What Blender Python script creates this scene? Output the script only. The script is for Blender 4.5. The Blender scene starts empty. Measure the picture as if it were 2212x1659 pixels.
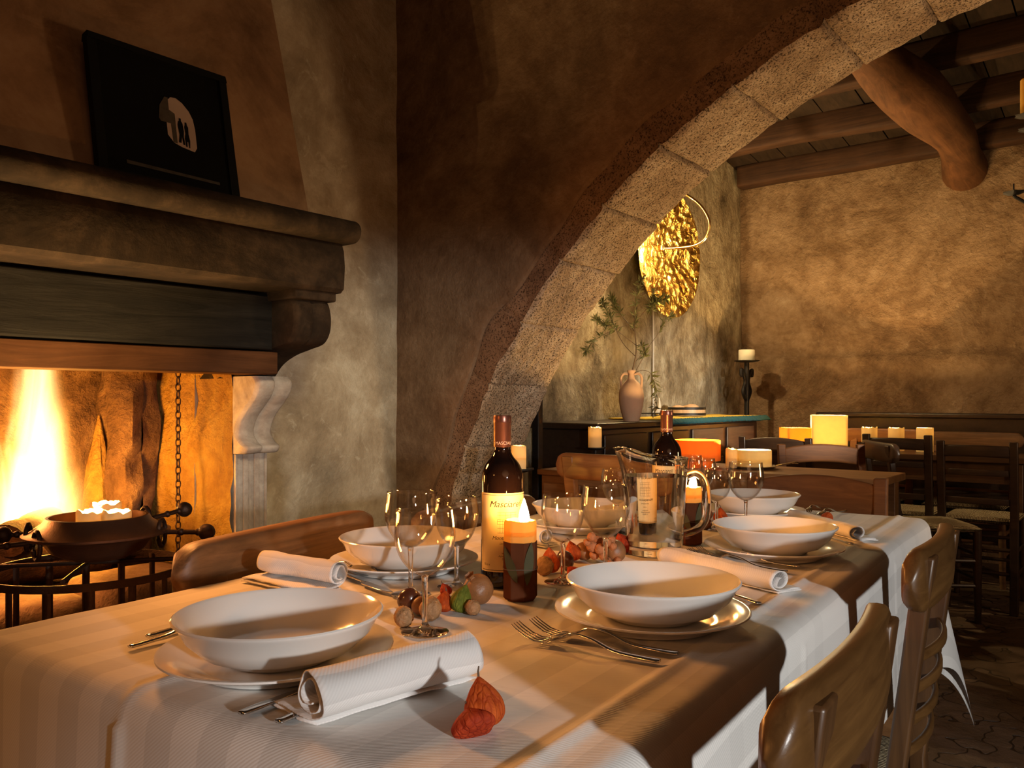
import bpy, bmesh, math, random
from math import sin, cos, pi, sqrt, atan2, hypot, exp, radians
from mathutils import Vector, Matrix, noise
random.seed(7)
C = bpy.context.scene.collection
sc = bpy.context.scene
F, CX, HY, EYE = 1800.0, 1106.0, 862.0, 1.08       # focal length in px, centre column, horizon row, eye height
# ---------------------------------------------------------------- camera, world, lights
cam = bpy.data.cameras.new('camera'); co = bpy.data.objects.new('camera', cam); C.objects.link(co)
co.location = (0, 0, EYE); co.rotation_euler = (pi/2, 0, 0)
cam.sensor_fit = 'HORIZONTAL'; cam.sensor_width = 36; cam.lens = 36*F/2212
cam.shift_y = (HY-829.5)/2212; cam.clip_start = .02
sc.camera = co
sc.view_settings.view_transform = 'Standard'; sc.view_settings.look = 'None'
sc.view_settings.exposure = 0.0; sc.view_settings.gamma = 1.0; sc.view_settings.use_curve_mapping = False
w_ = bpy.data.worlds.new('world'); sc.world = w_; w_.use_nodes = True
w_.node_tree.nodes['Background'].inputs[0].default_value = (1.0, .62, .36, 1)
w_.node_tree.nodes['Background'].inputs[1].default_value = .022
try:
    sc.cycles.sample_clamp_indirect = 4.0; sc.cycles.caustics_reflective = False
    sc.cycles.blur_glossy = 1.0; sc.cycles.max_bounces = 10; sc.cycles.diffuse_bounces = 3
    sc.cycles.transparent_max_bounces = 24; sc.cycles.transmission_bounces = 10
    sc.cycles.use_denoising = True
except Exception: pass

RA, TA = radians(38.5), radians(34.0)               # room and table directions, turned from the view axis
def R3(n, w, z=0): return Vector((n*cos(RA)+w*sin(RA), -n*sin(RA)+w*cos(RA), z))
def T3(v, u, z=0): return Vector((v*cos(TA)+u*sin(TA), -v*sin(TA)+u*cos(TA), z))
TOP = .761
def on(px, py, z=TOP):
    Y = (EYE-z)*F/(py-HY); return Vector(((px-CX)/F*Y, Y, z))
def at(px, py, Y): return Vector(((px-CX)/F*Y, Y, EYE-(py-HY)/F*Y))

def light(name, kind, loc, energy, color, target=None, **kw):
    l = bpy.data.lights.new(name, kind); o = bpy.data.objects.new(name, l); C.objects.link(o)
    o.location = loc; l.energy = energy; l.color = color
    for k, v in kw.items(): setattr(l, k, v)
    if target is not None: o.rotation_euler = (Vector(target)-Vector(loc)).to_track_quat('-Z', 'Y').to_euler()
    return o
# lamp behind the camera to the right: white, low, throws the chair shadows over the cloth
light('white_lamp', 'SPOT', (1.50, -1.55, 1.25), 262, (.98, .97, .95), (.573, 1.303, .42), spot_size=radians(44), spot_blend=.35, shadow_soft_size=.06)
light('arch_lamp', 'SPOT', (2.55, 2.1, 1.0), 64, (1.0, .64, .34), R3(-1.3, 2.8, 1.8), spot_size=radians(95), spot_blend=.8, shadow_soft_size=.15)
light('hall_lamp', 'SPOT', (3.1, 2.4, 1.25), 47, (1.0, .64, .36), (2.2, 6, 1.45), spot_size=radians(95), spot_blend=.9, shadow_soft_size=.2)
light('sideboard_lamp', 'SPOT', (2.4, 1.9, 1.15), 700, (1.0, .90, .72), R3(-2.69, 5.2, 1.08), spot_size=radians(20), spot_blend=.9, shadow_soft_size=.04)
light('front_wall_fill', 'SPOT', (.9, -1.2, 2.2), 46, (1.0, .50, .24), (-.6, 3.2, 2.0), spot_size=radians(80), spot_blend=.9, shadow_soft_size=1.0)  # added soft fill in place of ambient light on hood and arch wall
light('warm_table_fill', 'SPOT', R3(-1.95, .95, 1.42), 64, (1.0, .36, .08), (.15, 1.35, .70), spot_size=radians(80), spot_blend=.7, shadow_soft_size=.12)  # added orange spot standing in for firelight across the table
light('warm_left_lamp', 'SPOT', (-1.9, -.35, 1.62), 29, (1.0, .36, .08), (-.1, 1.15, .70), spot_size=radians(62), spot_blend=.8, shadow_soft_size=.10)
light('corner_fill', 'SPOT', (.3, .3, 2.05), 150, (1.0, .80, .50), (-.70, 3.4, .86), spot_size=radians(30), spot_blend=.9, shadow_soft_size=.2)  # added spot with no real source, brightens the walls at the arch corner
FIRE = R3(-2.80, 1.13, .72)
light('fire_glow', 'POINT', FIRE, 62, (1.0, .43, .05), shadow_soft_size=.10)
light('fire_front_fill', 'POINT', R3(-2.40, .70, .95), 22, (1.0, .36, .09), shadow_soft_size=.12)  # extra light put ahead of the flames to carry their glow outward

# ---------------------------------------------------------------- materials
class NT:
    def __init__(s, name):
        s.m = bpy.data.materials.new(name); s.m.use_nodes = True; s.t = s.m.node_tree; s.t.nodes.clear()
        s.out = s.n('ShaderNodeOutputMaterial')
    def n(s, t, ins=None, **kw):
        nd = s.t.nodes.new(t)
        for k, v in kw.items(): setattr(nd, k, v)
        for k, v in (ins or {}).items():
            if isinstance(v, bpy.types.NodeSocket): s.t.links.new(v, nd.inputs[k])
            else: nd.inputs[k].default_value = v
        return nd
    def l(s, a, b): s.t.links.new(a, b)
    def coord(s, which='Object', scale=(1, 1, 1), rot=(0, 0, 0)):
        return s.n('ShaderNodeMapping', {'Vector': s.n('ShaderNodeTexCoord').outputs[which], 'Scale': scale, 'Rotation': rot}).outputs[0]
    def noise(s, v, scale, detail=6, rough=.6, dist=0):
        return s.n('ShaderNodeTexNoise', {'Vector': v, 'Scale': scale, 'Detail': detail, 'Roughness': rough, 'Distortion': dist}).outputs['Fac']
    def ramp(s, f, stops, interp='LINEAR'):
        r = s.n('ShaderNodeValToRGB', {'Fac': f}); r.color_ramp.interpolation = interp; e = r.color_ramp.elements
        while len(e) < len(stops): e.new(.5)
        for i, (p, c) in enumerate(stops):
            e[i].position = p; e[i].color = (c if isinstance(c, tuple) else (c, c, c))+(1,)
        return r.outputs['Color']
    def mix(s, f, a, b, blend='MIX'):
        m = s.n('ShaderNodeMix', data_type='RGBA', blend_type=blend)
        for i, v in ((0, f), (6, a), (7, b)):
            if isinstance(v, bpy.types.NodeSocket): s.l(v, m.inputs[i])
            else: m.inputs[i].default_value = v if i == 0 else tuple(v)+(1,)
        return m.outputs[2]
    def math(s, op, a, b=0, c=0):
        return s.n('ShaderNodeMath', {0: a, 1: b, 2: c}, operation=op).outputs[0]
    def bump(s, h, strength=.3, dist=.01, normal=None):
        i = {'Height': h, 'Strength': strength, 'Distance': dist}
        if normal is not None: i['Normal'] = normal
        return s.n('ShaderNodeBump', i).outputs[0]
    def principled(s, **kw):
        p = s.n('ShaderNodeBsdfPrincipled')
        for k, v in kw.items():
            k = k.replace('_', ' ')
            if isinstance(v, bpy.types.NodeSocket): s.l(v, p.inputs[k])
            else: p.inputs[k].default_value = (tuple(v)+(1,)) if isinstance(v, tuple) and len(v) == 3 else v
        s.l(p.outputs[0], s.out.inputs['Surface']); return p

def plain(name, col, rough=.5, metal=0, var=.12, scale=30, bump=0, bscale=200, **kw):
    t = NT(name); v = t.coord(); f = t.noise(v, scale, 4)
    c = t.mix(f, tuple(x*(1-var) for x in col), tuple(min(1, x*(1+var)) for x in col))
    d = dict(Base_Color=c, Roughness=rough, Metallic=metal, **kw)
    if bump: d['Normal'] = t.bump(t.noise(v, bscale, 4), bump, .004)
    t.principled(**d); return t.m
def plaster(name, stops, scale=1.6, fine=18, bump=.5, pits=0, bdist=.02, streak=False, flake=.22):
    t = NT(name); v = t.coord(scale=(1, 1, .75) if streak else (1, 1, 1))
    a = t.noise(v, scale, 9, .68, .6); b = t.noise(v, fine*.35, 7, .7, .3)
    f = t.math('ADD', t.math('MULTIPLY', a, .62), t.math('MULTIPLY', b, .38))
    f = t.n('ShaderNodeMapRange', {'Value': f, 'From Min': .34, 'From Max': .66}).outputs[0]
    col = t.ramp(f, stops)
    fl = t.ramp(t.noise(v, fine*.5, 8, .75, 1.2), [(0, 0.), (.57, 0.), (.64, 1.)])
    col = t.mix(t.math('MULTIPLY', fl, flake), col, stops[-1][1])
    h = t.noise(v, fine, 8, .65)
    if pits:
        p = t.n('ShaderNodeTexNoise', {'Vector': v, 'Scale': 150., 'Detail': 4., 'Roughness': .7}).outputs['Fac']
        pm = t.ramp(p, [(0, 0.), (.38, 0.), (.47, 1.)])
        col = t.mix(pm, tuple(x*.35 for x in stops[0][1]), col)
        h = t.math('ADD', h, t.math('MULTIPLY', pm, pits))
    h2 = t.math('ADD', h, t.math('MULTIPLY', a, 2.0))
    t.principled(Base_Color=col, Roughness=.95, Specular_IOR_Level=.15, Normal=t.bump(h2, bump, bdist)); return t.m
def wood(name, dark, light, axis='x', rough=.45, scale=1.0, bump=.12, spec=.5):
    t = NT(name); s = {'x': (1.5, 22, 22), 'y': (22, 1.5, 22), 'z': (22, 22, 1.5)}[axis]
    v = t.coord(scale=tuple(k*scale for k in s)); a = t.noise(v, 1.6, 7, .65, 1.2); b = t.noise(t.coord(), 6, 5)
    f = t.math('ADD', t.math('MULTIPLY', a, .7), t.math('MULTIPLY', b, .3))
    c = t.ramp(f, [(.3, dark), (.52, tuple((p+q)/2 for p, q in zip(dark, light))), (.7, light)])
    t.principled(Base_Color=c, Roughness=rough, Specular_IOR_Level=spec, Normal=t.bump(a, bump, .004)); return t.m
def thin_glass(name):
    t = NT(name); fc = t.n('ShaderNodeLayerWeight', {'Blend': .5}).outputs['Facing']
    fr = t.math('MULTIPLY_ADD', t.math('POWER', fc, 3.2), .9, .06)
    m = t.n('ShaderNodeMixShader', {0: fr, 1: t.n('ShaderNodeBsdfTransparent', {'Color': (.975, .97, .96, 1)}).outputs[0],
            2: t.n('ShaderNodeBsdfAnisotropic', {'Roughness': .0}).outputs[0]})
    t.l(m.outputs[0], t.out.inputs['Surface']); return t.m
def glass(name, ior=1.48, col=(1, 1, 1)):
    t = NT(name); g = t.n('ShaderNodeBsdfGlass', {'IOR': ior, 'Roughness': 0., 'Color': col+(1,)})
    t.l(g.outputs[0], t.out.inputs['Surface']); return t.m
def wax(name, col, trans=.55, var=.1):
    t = NT(name); f = t.noise(t.coord(), 25, 4)
    c = t.mix(f, tuple(x*(1-var) for x in col), tuple(min(1, x*(1+var)) for x in col))
    d = t.n('ShaderNodeBsdfDiffuse', {'Color': c}); tr = t.n('ShaderNodeBsdfTranslucent', {'Color': c})
    m = t.n('ShaderNodeMixShader', {0: trans, 1: d.outputs[0], 2: tr.outputs[0]})
    t.l(m.outputs[0], t.out.inputs['Surface']); return t.m
def emit(name, col, s):
    t = NT(name); e = t.n('ShaderNodeEmission', {'Color': col+(1,), 'Strength': s}); t.l(e.outputs[0], t.out.inputs['Surface']); return t.m

M = {}
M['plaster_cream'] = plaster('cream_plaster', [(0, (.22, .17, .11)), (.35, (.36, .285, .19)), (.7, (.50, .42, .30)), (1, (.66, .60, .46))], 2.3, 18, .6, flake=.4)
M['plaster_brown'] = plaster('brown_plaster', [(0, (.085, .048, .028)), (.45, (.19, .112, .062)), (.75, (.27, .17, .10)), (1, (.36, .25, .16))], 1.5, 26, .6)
M['plaster_hood'] = plaster('hood_plaster', [(0, (.13, .07, .035)), (.5, (.26, .15, .08)), (1, (.36, .23, .13))], 2.2, 14, .2)
M['plaster_far'] = plaster('ochre_plaster', [(0, (.10, .056, .028)), (.4, (.21, .13, .07)), (.75, (.33, .22, .13)), (1, (.46, .34, .225))], 1.6, 24, .8, bdist=.04)
M['plaster_side'] = plaster('grey_ochre_plaster', [(0, (.10, .075, .045)), (.4, (.27, .21, .13)), (.7, (.44, .37, .25)), (1, (.62, .55, .41))], 3.4, 30, .9, streak=True, bdist=.03)
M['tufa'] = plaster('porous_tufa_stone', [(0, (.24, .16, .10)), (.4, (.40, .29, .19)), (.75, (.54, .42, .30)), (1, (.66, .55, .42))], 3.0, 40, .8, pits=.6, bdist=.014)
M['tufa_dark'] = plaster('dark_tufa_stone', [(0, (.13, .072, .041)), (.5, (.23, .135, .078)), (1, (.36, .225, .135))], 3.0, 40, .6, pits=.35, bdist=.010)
M['firebrick'] = plaster('firelit_firebox_stone', [(0, (.20, .09, .02)), (.4, (.36, .19, .04)), (.7, (.48, .29, .065)), (1, (.56, .38, .11))], 2.2, 26, 1., bdist=.04, flake=.1)  # lighter copy of the firebox stone, yellow firelight mixed into its colour
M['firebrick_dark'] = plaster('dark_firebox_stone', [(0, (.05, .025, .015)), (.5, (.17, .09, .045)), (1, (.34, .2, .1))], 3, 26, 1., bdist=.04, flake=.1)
M['hearth'] = plaster('hearth_stone', [(0, (.12, .075, .045)), (.5, (.28, .18, .11)), (1, (.42, .30, .2))], 4, 30, .6)
M['carved'] = plaster('carved_grey_stone', [(0, (.22, .18, .15)), (.5, (.40, .35, .30)), (1, (.58, .53, .47))], 5, 40, .35, bdist=.006)
M['mantel'] = plaster('smoked_mantel_stone', [(0, (.008, .005, .003)), (.5, (.023, .014, .008)), (1, (.06, .037, .021))], 3, 40, .4, bdist=.008)
M['beam_black'] = wood('blackened_wood', (.005, .0045, .004), (.024, .021, .018), 'y', .7, bump=.9, spec=.08)
M['board'] = wood('brown_board_wood', (.035, .013, .005), (.105, .043, .017), 'y', .7, bump=.3, spec=.1)
M['joist'] = wood('old_joist_wood', (.016, .007, .004), (.075, .034, .015), 'x', .75, bump=.3, spec=.2)
M['plank'] = wood('ceiling_plank_wood', (.008, .0045, .0025), (.036, .020, .010), 'y', .8, bump=.2, spec=.2)
M['log_beam'] = wood('log_beam_wood', (.04, .016, .006), (.16, .068, .026), 'y', .8, .5, bump=.8, spec=.2)
M['chair'] = wood('chair_wood', (.045, .018, .005), (.17, .082, .024), 'x', .32)
M['chair_post'] = wood('chair_post_wood', (.04, .016, .005), (.13, .060, .02), 'z', .38)
M['chair_dark'] = wood('dark_chair_wood', (.012, .006, .004), (.055, .026, .012), 'x', .4)
M['chair_red'] = wood('red_brown_chair_wood', (.06, .020, .005), (.17, .062, .017), 'x', .6, spec=.25)
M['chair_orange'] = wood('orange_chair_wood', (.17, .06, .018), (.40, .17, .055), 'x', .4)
M['chair_log'] = wood('log_chair_wood', (.06, .025, .009), (.25, .125, .052), 'x', .5, bump=.4)
M['table_wood'] = wood('table_wood', (.14, .06, .02), (.36, .18, .07), 'x', .4)
M['table_dark'] = wood('dark_table_wood', (.03, .013, .006), (.10, .045, .02), 'x', .35)
M['side_dark'] = wood('dark_sideboard_wood', (.008, .005, .004), (.035, .018, .011), 'y', .35)
M['side_mid'] = wood('sideboard_end_wood', (.06, .035, .02), (.17, .105, .06), 'y', .5)
M['iron'] = plain('black_iron', (.018, .016, .015), .5, .6, .3, 40, .3)
M['iron_warm'] = plain('rusty_iron', (.05, .026, .016), .5, .7, .4, 40, .3)
M['bronze'] = plain('old_copper', (.14, .07, .04), .42, .75, .4, 14, .15)
M['ceramic'] = plain('white_glazed_ceramic', (.80, .785, .75), .12, 0, .01, 8, Specular_IOR_Level=.55, Coat_Weight=.25, Coat_Roughness=.04)
M['silver'] = plain('polished_steel', (.70, .68, .65), .13, 1, .02)
M['terracotta'] = plain('pale_terracotta', (.50, .33, .22), .85, 0, .15, 14, .25)
M['wine_glass'] = thin_glass('thin_clear_glass'); M['glass'] = glass('clear_glass'); M['water'] = glass('water', 1.33)
M['bottle'] = plain('dark_wine_glass', (.006, .003, .0025), .05, 0, .1, Specular_IOR_Level=.5)
M['capsule'] = plain('bronze_foil', (.20, .085, .06), .3, .75, .05, 40)
M['label'] = plain('cream_label_paper', (.72, .56, .28), .8, 0, .03, 20, Specular_IOR_Level=.15)
M['ink'] = plain('brown_ink', (.025, .016, .010), .9, Specular_IOR_Level=.1)
M['foil_print'] = plain('pale_foil_print', (.62, .45, .38), .5)
M['candle_brown'] = wax('brown_wax', (.10, .034, .015), .04, .35)
M['candle_amber'] = wax('amber_wax', (.97, .62, .16), .55)
M['candle_cream'] = wax('cream_wax', (.95, .80, .48), .5)
M['candle_white'] = wax('ivory_wax', (.92, .86, .70), .35)
M['candle_orange'] = wax('orange_wax', (.95, .42, .07), .55)
M['leaf_dry'] = plain('pressed_bay_leaf', (.045, .042, .012), .7, 0, .5, 40)
M['leaf'] = plain('olive_leaf', (.11, .12, .045), .5, 0, .35, 60)
M['twig'] = plain('grey_brown_twig', (.12, .08, .05), .8, 0, .3)
M['flame'] = emit('candle_flame', (1.0, .42, .09), 600.)
M['wick'] = plain('burnt_wick', (.02, .015, .01), .9)
def husk_mat(name, col, dark):
    t = NT(name); v = t.coord(); f = t.noise(v, 38, 5, .7, .8); g = t.n('ShaderNodeTexVoronoi', {'Vector': t.coord(scale=(1, 1, .16)), 'Scale': 170.}, feature='DISTANCE_TO_EDGE').outputs['Distance']
    c = t.ramp(f, [(.3, dark), (.55, col), (.75, tuple(min(1, x*1.3+.02) for x in col))]); ve = t.ramp(g, [(0, .45), (.16, 1.)])
    c = t.mix(ve, dark, c); bp = t.bump(t.math('ADD', t.math('MULTIPLY', ve, .4), f), .7, .004)
    p = t.n('ShaderNodeBsdfPrincipled', {'Base Color': c, 'Roughness': .7, 'Specular IOR Level': .2, 'Normal': bp}); tr = t.n('ShaderNodeBsdfTranslucent', {'Color': c})
    m = t.n('ShaderNodeMixShader', {0: .3, 1: p.outputs[0], 2: tr.outputs[0]}); t.l(m.outputs[0], t.out.inputs['Surface']); return t.m
M['physalis'] = husk_mat('orange_lantern_husk', (.66, .13, .02), (.40, .05, .01)); M['physalis_red'] = husk_mat('red_lantern_husk', (.55, .07, .018), (.30, .025, .008))
M['physalis_green'] = husk_mat('green_lantern_husk', (.26, .28, .035), (.10, .13, .015))
M['walnut'] = plain('walnut_shell', (.36, .19, .08), .65, 0, .65, 70, 1., 160)
M['chestnut'] = plain('glossy_chestnut', (.075, .022, .010), .2, 0, .35, 20, Coat_Weight=.3)
M['hazel'] = plain('tan_nut_shell', (.27, .125, .055), .4, 0, .25, 40, .2)
M['pome'] = plain('dried_pomegranate_rind', (.27, .115, .04), .45, 0, .55, 26, .5, 60)
M['berry'] = plain('dried_orange_berry', (.42, .16, .06), .6, 0, .3, 60, .6, 300)
M['bread'] = plain('bread_crust', (.36, .22, .12), .8, 0, .3, 30, .6, 80)
M['black_frame'] = plain('black_lacquer_frame', (.004, .004, .004), .6, Specular_IOR_Level=.15)
M['photo_black'] = plain('black_photo_print', (.003, .003, .003), .7, Specular_IOR_Level=.1)
M['photo_pale'] = plain('pale_photo_print', (.34, .26, .22), .7, 0, .05, Specular_IOR_Level=.1)
M['cable'] = plain('pale_cable', (.5, .45, .38), .6)
M['photo_grey'] = plain('grey_photo_print', (.06, .05, .04), .7, 0, .6, 40, Specular_IOR_Level=.1)
M['brass'] = plain('brass', (.80, .52, .18), .2, 1, .1)
M['oak'] = wood('barrel_wood', (.36, .21, .1), (.62, .42, .24), 'z', .5)
M['rug_yellow'] = plain('yellow_wool', (.58, .38, .04), .95, 0, .25, 60, .6, 300)
M['rug_teal'] = plain('teal_wool', (.008, .07, .085), .95, 0, .3, 60, .6, 300)
M['charcoal'] = plaster('charred_wood', [(0, (.008, .006, .005)), (.6, (.05, .025, .014)), (1, (.15, .07, .035))], 9, 40, .8)
def m_gold():
    t = NT('crumpled_gold_leaf'); v = t.coord()
    a = t.noise(v, 9, 5, .6, 1.); b = t.n('ShaderNodeTexVoronoi', {'Vector': v, 'Scale': 22.}).outputs['Distance']
    h = t.math('ADD', a, t.math('MULTIPLY', b, .5))
    c = t.ramp(a, [(.35, (.30, .14, .02)), (.55, (.80, .50, .12)), (.7, (1., .75, .28))])
    t.principled(Base_Color=c, Metallic=1., Roughness=.28, Normal=t.bump(h, .9, .05)); return t.m
M['gold'] = m_gold()
def m_rush():
    t = NT('woven_rush'); v = t.coord(scale=(1, 1, 1))
    wv = t.n('ShaderNodeTexWave', {'Vector': v, 'Scale': 46., 'Distortion': 3., 'Detail': 3., 'Detail Scale': 2.}, bands_direction='X').outputs['Fac']
    c = t.ramp(wv, [(.1, (.12, .075, .03)), (.5, (.45, .34, .17)), (.9, (.66, .55, .33))])
    t.principled(Base_Color=c, Roughness=.75, Normal=t.bump(wv, .9, .008)); return t.m
M['rush'] = m_rush()
def m_floor():
    t = NT('worn_flagstones'); v = t.coord(rot=(0, 0, .67))
    dv = t.n('ShaderNodeVectorMath', {0: v, 1: t.n('ShaderNodeTexNoise', {'Vector': v, 'Scale': 2.5, 'Detail': 3.}).outputs['Color']}, operation='MULTIPLY_ADD')
    dv.inputs[1].default_value = (1, 1, 1); t.l(t.n('ShaderNodeVectorMath', {0: t.n('ShaderNodeTexNoise', {'Vector': v, 'Scale': 3.0, 'Detail': 4.}).outputs['Color'], 1: (.04, .04, 0)}, operation='MULTIPLY').outputs[0], dv.inputs[2])
    br = t.n('ShaderNodeTexBrick', {'Vector': dv.outputs[0], 'Scale': 1., 'Mortar Size': .012, 'Mortar Smooth': .4, 'Brick Width': .62, 'Row Height': .36,
             'Color1': (.13, .085, .055, 1), 'Color2': (.20, .14, .095, 1), 'Mortar': (.035, .022, .014, 1)})
    nz = t.noise(v, 9, 7, .65); c = t.mix(.75, br.outputs['Color'], t.ramp(nz, [(.3, (.25, .22, .2)), (.7, (1.2, 1.1, 1.0))]), 'MULTIPLY')
    h = t.math('SUBTRACT', t.math('MULTIPLY', nz, .6), br.outputs['Fac'])
    t.principled(Base_Color=c, Roughness=t.ramp(nz, [(.3, .32), (.7, .6)]), Normal=t.bump(h, .8, .02)); return t.m
M['floor'] = m_floor()
def m_cloth(name, base=(.80, .78, .74), stripes=True):
    t = NT(name); uv = t.n('ShaderNodeTexCoord').outputs['UV']
    tw = t.n('ShaderNodeTexWave', {'Vector': t.n('ShaderNodeMapping', {'Vector': uv, 'Rotation': (0, 0, .9)}).outputs[0], 'Scale': 95., 'Distortion': .3}, bands_direction='X').outputs['Fac']
    sx = t.n('ShaderNodeSeparateXYZ', {0: uv})
    def band(s, p, wd): return t.math('LESS_THAN', t.math('FRACT', t.math('DIVIDE', t.math('ADD', s, 50.), p)), wd)
    nz = t.noise(uv, 14, 5)
    if stripes:
        b = t.math('ADD', t.math('MULTIPLY', band(sx.outputs[0], .088, .5), .75), t.math('MULTIPLY', band(sx.outputs[1], .19, .25), .25))
    else: b = band(sx.outputs[0], .075, .4)
    c = t.mix(b, base, tuple(x*.82 for x in base))
    c = t.mix(t.math('MULTIPLY', tw, .22), c, tuple(x*.6 for x in base))
    h = t.math('ADD', t.math('MULTIPLY', tw, .25), nz)
    t.principled(Base_Color=c, Roughness=.85, Sheen_Weight=.15, Specular_IOR_Level=.2, Normal=t.bump(h, .22, .003)); return t.m
M['cloth'] = m_cloth('white_damask_cloth'); M['napkin'] = m_cloth('white_twill_napkin', (.82, .80, .78), False)
def m_fire():
    t = NT('fire'); v = t.n('ShaderNodeTexCoord').outputs['Object']
    s = t.n('ShaderNodeSeparateXYZ', {0: v}); x, y, z = s.outputs
    wv = t.n('ShaderNodeMapping', {'Vector': v, 'Scale': (1, 1, .32)}).outputs[0]
    nz = t.n('ShaderNodeTexNoise', {'Vector': wv, 'Scale': 5.5, 'Detail': 5., 'Roughness': .6, 'Distortion': 1.2}).outputs['Fac']
    nx = t.math('MULTIPLY', t.math('SUBTRACT', nz, .5), t.math('MULTIPLY_ADD', z, 2.6, .9))
    r = t.math('SQRT', t.math('ADD', t.math('POWER', t.math('ADD', x, t.math('MULTIPLY', nx, .22)), 2), t.math('POWER', t.math('DIVIDE', y, 1.0), 2)))
    # the flame narrows with height: radius .27 at the logs, .05 at the tip
    rad = t.math('SUBTRACT', .235, t.math('MULTIPLY', z, .235))
    d = t.math('ADD', t.math('SUBTRACT', 1.0, t.math('DIVIDE', r, t.math('MAXIMUM', rad, .03))), nx)
    dm = t.n('ShaderNodeMapRange', {'Value': d, 'From Min': .10, 'From Max': .72}).outputs[0]
    fade = t.n('ShaderNodeMapRange', {'Value': z, 'From Min': .78, 'From Max': .35}).outputs[0]
    low = t.n('ShaderNodeMapRange', {'Value': z, 'From Min': -.02, 'From Max': .06}).outputs[0]
    st = t.math('MULTIPLY', t.math('MULTIPLY', t.math('POWER', dm, 2.3), t.math('MULTIPLY', fade, low)), 44.)
    col = t.ramp(dm, [(0, (1., .20, .015)), (.35, (1., .36, .05)), (.8, (1., .62, .22))])
    e = t.n('ShaderNodeEmission', {'Color': col, 'Strength': st}); t.l(e.outputs[0], t.out.inputs['Volume']); return t.m
M['fire'] = m_fire()

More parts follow.
